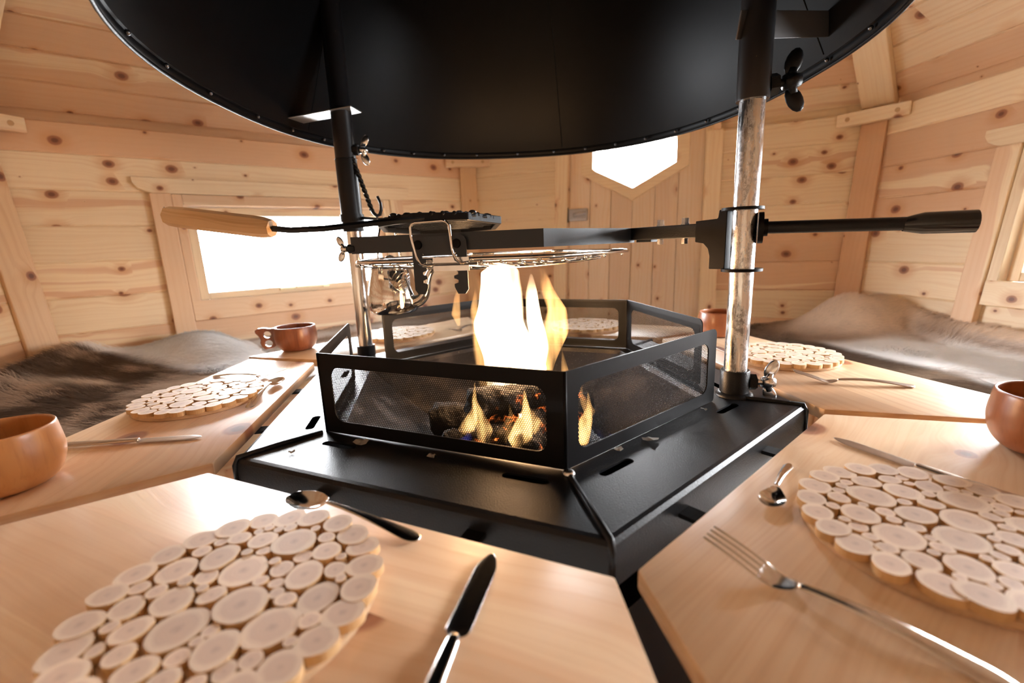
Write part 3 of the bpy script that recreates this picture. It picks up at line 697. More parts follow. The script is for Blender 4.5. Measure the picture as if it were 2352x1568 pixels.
hook = thing('twisted_hook', 'black twisted iron hook leaning at the left post', 'hook', (LP[0]+.04, LP[1]-.012, H+.09))
bm = B(); tw = []; nseg = 40
for k in range(nseg+1):
    z = .155-.140*k/nseg; x = -.020+.040*k/nseg; tw.append((x, 0, z))
P = [Vector(p) for p in tw]; rings = []
for k, p in enumerate(P):
    ang = k*.42; u = Vector((math.cos(ang), math.sin(ang), 0)); v = Vector((-math.sin(ang), math.cos(ang), 0)); r = .0048
    rings.append([bm.verts.new(p+r*(a*u+b*v)) for a, b in ((1,1),(-1,1),(-1,-1),(1,-1))])
for a, b in zip(rings, rings[1:]):
    for q in range(4): bm.faces.new((a[q], a[(q+1)%4], b[(q+1)%4], b[q]))
bm.faces.new(rings[0]); bm.faces.new(rings[-1][::-1]); obj('twisted_shank', bm, M['black'], hook)
bm = B(); add_tube(bm, [(.018,0,.020),(.024,0,.008),(.032,0,.001),(.040,0,.004),(.045,0,.016),(.045,0,.034),(.038,0,.052)], [.0048,.0048,.005,.0048,.0046,.0042,.0036], 8); obj('hook_end', bm, M['black'], hook, True)
# small wing screw on the ring's left corner
wing_nut(ringo, (RG[0][0]-RP[0]+.004, RG[0][1]-RP[1]+.004, .004), (-1, .05, 0), .022, .8)

# ------------------------------------------------------------------ table boards
M['endgrain'] = pine('pine_end_grain', 'y', 'z', None, knots=0, cream=(.62,.38,.19), tan=(.50,.28,.13), pink=(.52,.28,.14), line=1.5)
TT = .022
TI = {'A': (-.447,.615), 'B': (.094,.366), 'C': (.529,.736), 'D': (.455,1.385), 'E': (-.09,1.635), 'F': (-.548,1.262)}
boards = {
 'FA': [(-.554,1.240), (-.452,.632), (-.800,.395), (-.778,1.322)],
 'AB': [(-.440,.603), (.086,.364), (.100,.120), (-.62,.30), (-.72,.42)],
 'BC': [(.108,.372), (.523,.728), (.880,.618), (.600,.080), (.145,.12)],
 'CD': [(.537,.747), (.460,1.370), (.700,1.475), (.905,.632)],
 'DE': [(.448,1.390), (-.080,1.632), (-.150,1.950), (.695,1.500)],
 'EF': [(-.100,1.628), (-.545,1.270), (-.800,1.352), (-.185,1.975)],
}
blab = {'FA': 'left table board with the spoon and pale round trivet, beside the dark hide', 'AB': 'nearest table board, at the lower left with the largest trivet',
 'BC': 'right foreground table board under the big steel fork', 'CD': 'right table board behind, with the fork beside the post',
 'DE': 'far table board behind the fire, seen through the guard mesh on the right', 'EF': 'far left table board carrying the small handled wooden cup'}
TZ = BZ
bobj = {}
for k, P in boards.items():
    a, b = Vector((*P[0], 0)), Vector((*P[1], 0)); o3 = (a+b)/2
    t = thing('table_board', blab[k], 'table', (0, 0, 0), group='pine boards around the hearth')
    m = frame_mtx((o3.x, o3.y, TZ-TT), (b-a), Vector((0,0,1)).cross(b-a)); t.matrix_world = m
    inv = m.inverted(); bm = B(); add_prism(bm, [tuple((inv @ Vector((*p, TZ-TT))).xy) for p in P], 0, TT, .0035)
    bm.normal_update()
    for f_ in bm.faces:
        if abs(f_.normal.x) > .55: f_.material_index = 1
    obj('board', bm, [M['table'], M['endgrain']], t, 30)
    for x in (-.12, .12):
        bm = B(); y0 = (inv @ Vector((*FC, TZ))).y; sgn = 1 if y0 > 0 else -1
        add_box(bm, x-.012, x+.012, *sorted((sgn*.11, -sgn*.20)), -.006, -.0005); obj('support_bar', bm, M['guardblack'], t)
    bobj[k] = t

# ------------------------------------------------------------------ round trivets of sawn branch slices
def slice_mat():
    g = NG('branch_slice'); tc = g.n('ShaderNodeTexCoord').outputs['Object']; X, Y, Z = g.sep(tc); rnd = g.n('ShaderNodeObjectInfo').outputs['Random']
    v2 = g.comb(X, Y, g.m('MULTIPLY', rnd, 9.0)); r = g.vm('LENGTH', g.comb(X, Y, 0.0), out=1)
    r = g.m('ADD', r, g.m('MULTIPLY', g.m('SUBTRACT', g.noise(v2, 1.6, 2.0), .5), .35))
    rings = g.m('ADD', .5, g.m('MULTIPLY', g.m('SINE', g.m('MULTIPLY', r, 42.0)), .5))
    base_ = g.mix(g.ss(r, .62, .86), (.70,.53,.41), (.84,.68,.52))
    base_ = g.mix(g.m('MULTIPLY', rings, .16), base_, (.48,.33,.22))
    base_ = g.mix(g.ss(g.m('ADD', r, g.m('MULTIPLY', g.noise(v2, 5.0, 3.0), .25)), .42, .12, 0, .5), base_, (.42,.29,.23))
    side = g.sep(g.n('ShaderNodeNewGeometry').outputs['Normal'])[2]
    tp = g.m('GREATER_THAN', side, .6)
    col = g.mix(tp, g.mix(g.noise(tc, 6.0, 3.0), (.74,.50,.26), (.62,.37,.16)), base_)
    hs = g.n('ShaderNodeHueSaturation'); g.put(hs.inputs['Color'], col); g.put(hs.inputs['Value'], g.m('ADD', .9, g.m('MULTIPLY', rnd, .18)))
    return g.set(Base_Color=hs.outputs[0], Roughness=.62)
SL = slice_mat(); PLY = pine('trivet_ply', 'x', 'y', None, knots=0, cream=(.62,.42,.25), tan=(.5,.32,.18))
def pack(rs, R=.125, n=900):
    C = []; m_ = 24
    for k in range(m_):
        t = 2*PI*k/m_+rs.uniform(-.03,.03); rr = R*math.sin(PI/m_)*rs.uniform(.90,1.02); C.append(((R-rr*1.0)*math.cos(t), (R-rr*1.0)*math.sin(t), rr))
    sizes = [.021]*5+[.017]*6+[.0135]*10+[.0105]*18+[.0085]*22+[.0065]*26+[.005]*24
    for rr in sizes:
        for _ in range(220 if rr > .009 else 420):
            t = rs.uniform(0, 2*PI); q = math.sqrt(rs.random())*(R-.016); x, y = q*math.cos(t), q*math.sin(t)
            if all(math.hypot(x-c[0], y-c[1]) > rr*.96+c[2]*.96 for c in C): C.append((x, y, rr)); break
    return C[:98]
slice_meshes = []
for v in range(4):
    bm = B(); rs = random.Random(v); pts = []
    e = 1+rs.uniform(0, .16)
    for k in range(30):
        t = 2*PI*k/30; r = 1+.03*math.sin(2*t+v)+.02*math.sin(3*t+2*v)+.01*math.sin(7*t); pts.append((r*math.cos(t)*math.sqrt(e), r*math.sin(t)/math.sqrt(e)))
    add_prism(bm, pts, 0, .0082, .0); 
    bmesh.ops.recalc_face_normals(bm, faces=list(bm.faces))
    me = bpy.data.meshes.new('wood_slice'); bm.to_mesh(me); bm.free(); me.materials.append(SL); slice_meshes.append(me)
def trivet(label, x, y, seed, R=.125, rz=0):
    t = thing('trivet', label, 'trivet', (x, y, TZ+.0005), rz, 'round trivets of sawn branch slices')
    bm = B(); add_lathe(bm, [(0,0),(R*.955,0),(R*.965,.001),(R*.965,.0065),(R*.955,.0075),(0,.0075)], 64); bo = obj('backing_disc', bm, PLY, t, 40)
    rs = random.Random(seed)
    for (cx, cy, rr) in pack(rs, R):
        o = bpy.data.objects.new('wood_slice', slice_meshes[rs.randrange(4)]); COL.objects.link(o); o.parent = t
        o.location = (cx, cy, .0073); o.rotation_euler = (0, 0, rs.uniform(0, 2*PI)); o.scale = (rr, rr, rs.uniform(.93, 1.08))
    return t
trivet('largest looking trivet of branch slices, on the nearest board at the lower left', -.250, .345, 3)
trivet('pale trivet of branch slices beside the big fork at the lower right', .418, .400, 5)
trivet('trivet of branch slices on the left board in front of the dark hide', -.668, .932, 8, .122)
trivet('trivet of branch slices behind the right post, next to a fork', .665, 1.085, 11, .122)
trivet('trivet of branch slices far behind the fire, seen through mesh right of the flames', .265, 1.600, 14)
trivet('trivet of branch slices far behind the left post, seen through mesh', -.395, 1.580, 17)

# ------------------------------------------------------------------ cutlery
def cut_mesh(kind):
    bm = B()
    def strip(st, nx=8, th=.0016):
        rows = []
        for (x, hw, zc_, dish, yc) in st:
            top = []; bot = []
            for k in range(nx+1):
                t = -1+2*k/nx; y = yc+hw*t; z = zc_+dish*t*t
                e = 1-.75*abs(t)**6
                top.append(bm.verts.new((x, y, z+th*.5*e))); bot.append(bm.verts.new((x, y, z-th*.5*e)))
            rows.append(top+bot[::-1])
        n = len(rows[0])
        for a, b in zip(rows, rows[1:]):
            for k in range(n): bm.faces.new((a[k], b[k], b[(k+1)%n], a[(k+1)%n]))
        bm.faces.new(rows[0]); bm.faces.new(rows[-1][::-1])
    def handle(x0, x1, z0, n=14, w0=.0040, w1=.0105, arch=.010):
        st = []
        for k in range(n+1):
            t = k/n; wd = w0+(w1-w0)*t**1.3; st.append((x0+(x1-x0)*t, wd if k < n else wd*.72, z0*(1-t)**2+arch*math.sin(PI*t)**1.0*(1-.35*t)+.0018, -.0006, 0))
        st.append((x1+.003, w1*.35, .0018, 0, 0)); return st
    if kind == 'spoon' or kind == 'teaspoon':
        L = .195 if kind == 'spoon' else .135; bl = .062 if kind == 'spoon' else .043; bw = .0205 if kind == 'spoon' else .0150; st = []
        for k in range(15):
            t = k/14; s_ = math.sin(PI*min(1, t*.96+.02)); wd = max(.0028 if t > .5 else .0015, bw*s_**.55*(1-.10*(t)))
            dp = .0095*s_**.8*(L/.195); st.append((bl*t, wd, .0022+.0095*(L/.195)*(1-s_**.8)*.9 + (.004 if t > .85 else 0)*(t-.85)/.15, dp*.85, 0))
        h0 = st[-1][2]; strip(st, 10, .0013)
        strip(handle(bl*.99, L-.003, h0, w0=.0030, w1=.0100*(L/.195), arch=.007), 6, .0022)
    if kind == 'fork':
        for q in (-.0114, -.0038, .0038, .0114):
            strip([(.000+.0, .0008, .0215, 0, q*.98)]+[(.048*t, .0021, .0215-.0150*t+.001*math.sin(PI*t), 0, q*(1+.04*t)) for t in (.06,.3,.6,.85,1.0)]+[(.052, .0022, .0052, 0, q)], 4, .0022)
        st = []
        for k in range(10):
            t = k/9; st.append((.048+.030*t, .0140*(1-t)**.55+.0044*t if t < 1 else .0046, .0065-.0045*math.sin(PI*.5*min(1, t*1.6))+.0065*max(0, t-.5)*2*.6, .0006*(1-t), 0))
        strip(st, 8, .0020); strip(handle(.0775, .203, st[-1][2], w0=.0048, w1=.0122, arch=.0075), 6, .0036)
    if kind == 'knife':
        st = []
        for k in range(14):
            t = k/13; hw = .0105*min(1, (t*4.5)**.5 if t > 0 else .1); st.append((.098*t, max(.0012, hw), .0020, 0, .0018*(1-t)))
        st.append((.103, .0050, .003, 0, 0)); strip(st, 6, .0012)
        strip([(.100,.0046,.0035,0,0),(.106,.0060,.0040,0,0),(.135,.0066,.0040,-.0004,0),(.180,.0085,.0040,-.0004,0),(.210,.0100,.0040,-.0004,0),(.216,.0088,.0038,0,0),(.218,.005,.0036,0,0)], 6, .0050)
    bmesh.ops.recalc_face_normals(bm, faces=list(bm.faces)); return bm
def cutlery(kind, tip, end, label, mat='cutlery', z=TZ, roll=0):
    d = Vector((end[0]-tip[0], end[1]-tip[1], 0)); m = frame_mtx((tip[0], tip[1], z+.0006), d, Vector((0,0,1)).cross(d))
    if roll: m = m @ Matrix.Rotation(roll, 4, 'X')
    o = obj(kind, cut_mesh(kind), M[mat], None, 50, m); sb = o.modifiers.new('round', 'SUBSURF'); sb.levels = 1; sb.render_levels = 2
    return tag(o, label, kind if kind != 'teaspoon' else 'spoon', 'steel cutlery on the boards')
cutlery('spoon', (-.280,.512), (-.106,.427), 'shiny dark reflecting spoon above the largest trivet, near the black hearth')
cutlery('knife', (-.029,.400), (-.078,.205), 'mirror steel table knife cut off by the bottom edge of the photo')
cutlery('fork', (.182,.392), (.322,.242), 'big shiny fork in the lower right foreground, tines towards the hearth')
cutlery('teaspoon', (.274,.452), (.358,.552), 'small teaspoon between the large fork and the lower right trivet')
cutlery('knife', (.468,.628), (.560,.430), 'dull knife behind the lower right trivet, tip showing', 'dull')
cutlery('knife', (-.532,.731), (-.748,.712), 'knife on the left board beside the cropped wooden cup', 'dull')
cutlery('spoon', (-.560,1.062), (-.531,.866), 'spoon standing between the left trivet and the hearth edge')
cutlery('fork', (-.562,1.084), (-.752,1.126), 'fork half hidden behind the left trivet, tines raised')
cutlery('fork', (.580,.908), (.782,.838), 'fork on the right board beside the base of the post', 'dull')
cutlery('knife', (.56,1.235), (.585,1.02), 'knife lying between the right post and the trivet behind it', 'dull')
cutlery('fork', (-.205,1.56), (-.15,1.76), 'fork on the far board behind the fire, seen through mesh', 'dull')

# ------------------------------------------------------------------ wooden cups
def cupmat(name, c1, c2, c3):
    g = NG(name); tc = g.n('ShaderNodeTexCoord').outputs['Object']; X, Y, Z = g.sep(tc)
    a = g.noise(g.comb(g.m('MULTIPLY', X, 30), g.m('MULTIPLY', Y, 30), g.m('MULTIPLY', Z, 4)), 1.0, 4.0, .6, dist=.6)
    b = g.noise(g.comb(g.m('MULTIPLY', X, 300), g.m('MULTIPLY', Y, 300), g.m('MULTIPLY', Z, 12)), 1.0, 2.0)
    col = g.mix(g.ss(a, .35, .65), c1, c2); col = g.mix(g.m('MULTIPLY', g.ss(b, .5, .75), .35), col, c3)
    return g.set(Base_Color=col, Roughness=.34, Coat_Weight=.25, Coat_Roughness=.25)
cm1 = cupmat('cup_golden_birch', (.52,.235,.08), (.44,.18,.055), (.34,.125,.04))
cm2 = cupmat('cup_red_brown', (.30,.10,.042), (.17,.05,.025), (.12,.035,.018))
cm3 = cupmat('cup_orange', (.34,.115,.04), (.28,.09,.03), (.20,.06,.02))
def cup(label, x, y, mat, R=.065, h=.075, rz=0, handle=True):
    t = thing('wooden_cup', label, 'cup', (x, y, TZ+.0005), rz, 'wooden cups on the boards')
    k = R/.065
    pr = [(0,0),(.040*k,0),(.050*k,.004),(.060*k,.018),(.0645*k,.036),(.0650*k,.050),(.0630*k,.066),(.0610*k,h),(.0590*k,h+.001),(.0570*k,h-.001),(.0590*k,.060),(.0595*k,.040),(.052*k,.018),(.035*k,.010),(0,.008)]
    bm = B(); add_lathe(bm, smoothprof(pr, 2), 64); obj('bowl', bm, mat, t, True)
    if handle:
        o = [(.055,.074),(.075,.073),(.092,.077),(.108,.076),(.118,.070),(.117,.062),(.108,.050),(.104,.040),(.107,.030),(.102,.016),(.094,.008),(.082,.010),(.070,.012),(.055,.020)]
        h1 = [(.083+.0115*math.cos(2*PI*q/16), .055+.0105*math.sin(2*PI*q/16)) for q in range(16)]
        h2 = [(.082+.0115*math.cos(2*PI*q/16), .027+.0100*math.sin(2*PI*q/16)) for q in range(16)]
        bm = sheet([(a*k, b) for a, b in o], [[(a*k, b) for a, b in h1], [(a*k, b) for a, b in h2]], .014, -.007)
        bm.transform(Matrix.Rotation(PI/2, 4, 'X')); ho = obj('handle', bm, mat, t)
        bv = ho.modifiers.new('soften', 'BEVEL'); bv.width = .0025; bv.segments = 2; bv.limit_method = 'ANGLE'
    return t
cup('golden wooden cup cut off by the left edge of the photo', -.703, .583, cm1, .066, .082, math.radians(200))
cup('small red-brown wooden cup with two finger holes, left behind the hearth', -.684, 1.428, cm2, .063, .075, math.radians(195))
cup('orange wooden cup cut off by the right edge of the photo', .716, .562, cm3, .068, .080, math.radians(-20))
cup('reddish wooden cup half hidden behind the right post', .640, 1.385, cm3, .062, .075, math.radians(30))

# ------------------------------------------------------------------ charred logs, embers, ash
def charmat():
    g = NG('charred_wood'); tc = g.n('ShaderNodeTexCoord').outputs['Object']
    vo = g.n('ShaderNodeTexVoronoi', feature='DISTANCE_TO_EDGE'); vo.inputs['Scale'].default_value = 70; g.put(vo.inputs['Vector'], tc)
    crack = g.ss(vo.outputs[0], .22, .0); big = g.ss(g.noise(tc, 17, 3.0), .58, .74)
    ash = g.ss(g.noise(tc, 45, 4.0, .65), .60, .72)
    g.set(Base_Color=g.mix(g.m('MULTIPLY', ash, .7), (.012,.010,.010), (.34,.30,.27)), Roughness=.75)
    g.set(Emission_Color=(1.0,.20,.035), Emission_Strength=g.m('ADD', g.m('MULTIPLY', g.m('MULTIPLY', crack, big), 1.1), g.m('MULTIPLY', g.ss(g.noise(tc, 30, 2.0), .72, .78), 2.5)))
    g.bump(g.m('ADD', vo.outputs[0], g.noise(tc, 160, 3.0)), 1.0, .004); return g.mat
CH = charmat()
def log(label, a, b, r, seed):
    a, b = Vector(a), Vector(b); mid = (a+b)/2; bm = B(); n = 26
    pth = [a.lerp(b, k/n)-mid for k in range(n+1)]
    add_tube(bm, pth, [r*(.55 if k in (0, n) else 1.0) for k in range(n+1)], 22)
    for v in bm.verts:
        ax = (b-a).normalized(); p = v.co; c_ = ax*p.dot(ax); rv = p-c_
        k_ = 1+.38*noise.noise(p*22+Vector((seed, 0, 0)))+.20*noise.noise(p*60+Vector((0, seed, 0)))
        v.co = c_+rv*k_+ax*.010*noise.noise(p*40+Vector((0, 0, seed)))
    o = obj('charred_log', bm, CH, None, True, Matrix.Translation(mid))
    return tag(o, label, 'log', 'burning logs in the fire bowl')
z0 = BZ-.125
log('charred log lying across the left of the fire bowl', (-.185,.960,z0+.050), (.010,.930,z0+.060), .036, 1)
log('charred log pointing at the front corner of the guard', (.010,.760,z0+.052), (.060,1.010,z0+.048), .032, 2)
log('charred log on the right of the fire bowl', (.085,.860,z0+.052), (.165,1.040,z0+.048), .028, 3)
log('charred log lying across the others, topmost of the fire', (-.095,.880,z0+.112), (.100,.960,z0+.108), .030, 4)
log('charred log end at the front left of the fire', (-.145,.835,z0+.052), (-.020,.850,z0+.046), .028, 5)
rs = random.Random(4); bm = B()
for k in range(160):
    x, y = rs.gauss(0, .085), 1.0+rs.gauss(-.04, .075)
    if math.hypot(x, y-1) < .19:
        bmesh.ops.create_icosphere(bm, subdivisions=1, radius=rs.uniform(.005,.013), matrix=Matrix.Translation((x, y, z0+rs.uniform(.002,.018))) @ Matrix.Diagonal((1, rs.uniform(.6,1), .7, 1)))
ce = obj('ember_bed', bm, CH, None); tag(ce, 'bed of glowing embers and charcoal crumbs under the logs', 'embers', kind='stuff')
AM = simple('pale_ash_flake', (.62,.60,.56), .9)
for k, (x, y, s_, lb) in enumerate([(-.245,.678,.014,'pale ash flake beside the left front slot of the hearth plate'),(-.124,.622,.009,'pale ash flake on the hearth plate before the middle of the front mesh'),(.203,.648,.015,'pale ash flake on the hearth plate below the right mesh panel'),(.150,.620,.009,'smaller ash flake near the corner of the right mesh panel'),(.335,.765,.007,'tiny ash flake at the right end of the front guard'),(-.345,.655,.006,'tiny ash crumb by the left corner seam of the hearth')]):
    bm = B(); rs = random.Random(k); n = 9; ps = [((.45+.55*rs.random())*s_*math.cos(2*PI*q/n), (.45+.55*rs.random())*s_*math.sin(2*PI*q/n)) for q in range(n)]
    vs = [bm.verts.new((p[0], p[1], rs.uniform(0, s_*.5))) for p in ps]; c0 = bm.verts.new((0, 0, s_*.25))
    for q in range(n): bm.faces.new((vs[q], vs[(q+1)%n], c0))
    r_ = bmesh.ops.solidify(bm, geom=list(bm.faces), thickness=.0008)
    tag(obj('ash_flake', bm, AM, None, False, Matrix.Translation((x, y, BZ+.001))), lb, 'ash', 'ash flakes on the hearth plate')

# ------------------------------------------------------------------ flames: glowing gas volumes
def flamemat(name, c, st, sc_=26.0):
    g = NG(name); g.t.nodes.remove(g.bsdf); em = g.n('ShaderNodeEmission'); em.inputs[0].default_value = (*c, 1)
    X, Y, Z = g.sep(g.n('ShaderNodeTexCoord').outputs['Object'])
    nn = g.noise(g.comb(X, Y, g.m('MULTIPLY', Z, .16)), sc_, 2.0)
    g.put(em.inputs[1], g.m('MULTIPLY', g.ss(nn, .36, .66), st)); g.t.links.new(em.outputs[0], g.out.inputs['Volume']); return g.mat
FM = flamemat('flame_core', (1.0,.66,.36), 210.0); FO = flamemat('flame_outer', (1.0,.50,.16), 32.0, 40.0); FL = flamemat('flame_low', (1.0,.52,.17), 120.0, 60.0); FB = flamemat('flame_blue', (.12,.16,1.0), 10.0)
fire = thing('fire', 'tall bright flames rising from the logs in the fire bowl', 'fire', (0, 1.0, z0))
def tongue(pts, mat, seed=0, n=18, m_=16):
    """pts: (x, y, z, rx, ry) stations"""
    bm = B(); P = []
    for k in range(n+1):
        t = k/n*(len(pts)-1); i_ = min(int(t), len(pts)-2); f_ = t-i_; f_ = f_*f_*(3-2*f_)
        P.append([pts[i_][q]*(1-f_)+pts[i_+1][q]*f_ for q in range(5)])
    rings = []
    for k, (x, y, z, rx, ry) in enumerate(P):
        rr = []
        for q in range(m_):
            a = 2*PI*q/m_; w_ = 1+.34*noise.noise(Vector((math.cos(a)*1.6+seed, math.sin(a)*1.6, z*13+seed)))
            rr.append(bm.verts.new((x+rx*w_*math.cos(a), y-1.0+ry*w_*math.sin(a), z-z0)))
        rings.append(rr)
    for a, b in zip(rings, rings[1:]):
        for q in range(m_): bm.faces.new((a[q], a[(q+1)%m_], b[(q+1)%m_], b[q]))
    bm.faces.new(rings[0][::-1]); bm.faces.new(rings[-1])
    o = obj('flame_tongue', bm, mat, fire, True); sb = o.modifiers.new('smooth', 'SUBSURF'); sb.levels = 1; sb.render_levels = 1
    return o
h = lambda z: H+z
tongue([(.000,.96,h(-.37),.030,.03),(.000,.97,h(-.32),.058,.045),(-.000,.98,h(-.27),.068,.045),(-.010,.98,h(-.22),.062,.045),(-.022,.98,h(-.16),.054,.042),(-.024,.98,h(-.10),.048,.036),(-.020,.98,h(-.055),.042,.030),(-.012,.98,h(-.036),.020,.02)], FM, 1, 30)
tongue([(.045,.97,h(-.34),.020,.02),(.070,.98,h(-.26),.026,.03),(.095,.98,h(-.19),.030,.030),(.100,.98,h(-.14),.022,.026),(.078,.98,h(-.095),.016,.018),(.066,.98,h(-.05),.008,.010),(.070,.98,h(-.02),.002,.003)], FO, 2)
tongue([(.02,.94,h(-.34),.030,.02),(.035,.94,h(-.27),.030,.025),(.060,.95,h(-.22),.020,.02),(.050,.95,h(-.16),.018,.018),(.045,.95,h(-.10),.012,.012),(.045,.95,h(-.06),.003,.003)], FM, 3)
tongue([(-.050,.96,h(-.33),.022,.02),(-.068,.97,h(-.26),.018,.02),(-.072,.97,h(-.20),.016,.018),(-.074,.97,h(-.13),.012,.014),(-.066,.97,h(-.07),.004,.005)], FO, 4)
tongue([(.112,.95,h(-.31),.008,.01),(.114,.95,h(-.285),.011,.012),(.110,.95,h(-.255),.006,.006),(.106,.95,h(-.225),.001,.001)], FO, 5)
tongue([(-.108,.93,h(-.16),.003,.003),(-.112,.93,h(-.135),.010,.008),(-.108,.93,h(-.10),.006,.006),(-.100,.93,h(-.07),.001,.001)], FO, 6)
for (x, y, z, s_, hh, mt, sd_) in [(-.090,.80,-.395,.016,.075,FM,7),(-.062,.78,-.400,.014,.110,FM,8),(.008,.74,-.400,.021,.105,FM,9),(.032,.76,-.375,.015,.075,FM,10),(.128,.78,-.41,.016,.095,FM,11),(.150,.86,-.39,.012,.07,FO,12),(-.02,.78,-.40,.014,.07,FO,13),(-.03,.70,-.410,.018,.035,FB,14),(-.10,.77,-.40,.018,.03,FB,15),(.17,.80,-.41,.014,.03,FB,16)]:
    q_ = 1 if sd_ % 2 else -1; y += .055; z += .030; s_ *= 1.15; mt = FL if mt is FM else mt; tongue([(x,y-.02,h(z),s_*.5,s_*.5),(x-.004*q_,y-.02,h(z+hh*.25),s_,s_*.7),(x+.005*q_,y-.02,h(z+hh*.5),s_*.75,s_*.5),(x+.013*q_,y-.02,h(z+hh*.78),s_*.32,s_*.3),(x+.010*q_,y-.02,h(z+hh*1.12),s_*.05,s_*.05)], mt, sd_*1.7, 14, 12)
for (x, y, z, e, r) in ((-.01,.965,-.20,1.6,.045), (.03,.93,-.30,1.6,.05), (-.01,.97,-.09,.8,.04)):
    li = bpy.data.lights.new('firelight', 'POINT'); li.energy = e; li.color = (1.0,.50,.20); li.shadow_soft_size = r
    lo = bpy.data.objects.new('firelight', li); COL.objects.link(lo); lo.location = (x, y, H+z)

# ------------------------------------------------------------------ benches and reindeer hides
def bench(nm, wall, u0, u1, label):
    m = WM[wall]; s_ = WM[wall+'_s']; a, b = m @ Vector((u0,-.40,0)), m @ Vector((u1,-.40,0)); d = (b-a); d.z = 0
    inn = Vector((CW[0], CW[1], 0))-(a+b)/2; inn.z = 0; inn = (inn-inn.dot(d.normalized())*d.normalized()).normalized()
    t = thing('bench', label, 'bench', ((a+b)/2).xy[:]+(0,), group='pine benches along the walls')
    c_ = (a+b)/2; L = d.length/2; dn = d.normalized()
    m2 = frame_mtx((0, 0, 0), dn, inn)
    bm = B(); add_prism(bm, [(-L+.03, .03), (L-.03, .03), (L-.26, .46), (-L+.26, .46)], .0, .03, .003)
    if m2.col[2][2] < 0: bm.transform(Matrix.Diagonal((1,1,-1,1))); bmesh.ops.reverse_faces(bm, faces=list(bm.faces))
    obj('seat', bm, M['trimx'], t, 30, Matrix.Translation((0,0,H-.48)) @ m2)
    for x in (-L+.32, L-.32):
        bm = B(); add_box(bm, x-.02, x+.02, .10, .40, 0, .60)
        o = obj('leg', bm, M['trimx'], t, False, m2 if m2.col[2][2] > 0 else m2 @ Matrix.Diagonal((1,1,-1,1)))
        o.location.z = .0 if m2.col[2][2] > 0 else 0
        o.scale.z *= (H-.48)/.60
bench('b', 'wall_left', -.86, .86, 'pine bench under the window on the left, covered by hides')
bench('b', 'wall_right', -.86, .86, 'pine bench along the right wall, covered by a hide')
bench('b', 'wall_left_near', -.86, .86, 'pine bench at the left edge of the photo under the dark hide')

def furmat():
    g = NG('reindeer_fur'); at = g.n('ShaderNodeAttribute', attribute_name='Col')
    d_ = g.n('ShaderNodeBsdfDiffuse'); g.t.links.new(at.outputs['Color'], d_.inputs[0]); g.t.links.new(d_.outputs[0], g.out.inputs[0]); return g.mat
FUR = furmat()
def inside(px, py, poly):
    r = np.zeros(px.shape, bool); n = len(poly)
    for i in range(n):
        x0, y0 = poly[i]; x1, y1 = poly[(i+1)%n]
        c_ = ((y0 > py) != (y1 > py)) & (px < (x1-x0)*(py-y0)/(y1-y0+1e-12)+x0); r ^= c_
    return r
def vnoise(x, y, f, seed):
    rg = np.random.RandomState(seed); T = rg.rand(64, 64); X = x*f+100; Y = y*f+100
    xi, yi = np.floor(X).astype(int), np.floor(Y).astype(int); fx, fy = X-xi, Y-yi; fx = fx*fx*(3-2*fx); fy = fy*fy*(3-2*fy)
    g = lambda a, b: T[a % 64, b % 64]
    return (g(xi,yi)*(1-fx)+g(xi+1,yi)*fx)*(1-fy)+(g(xi,yi+1)*(1-fx)+g(xi+1,yi+1)*fx)*fy
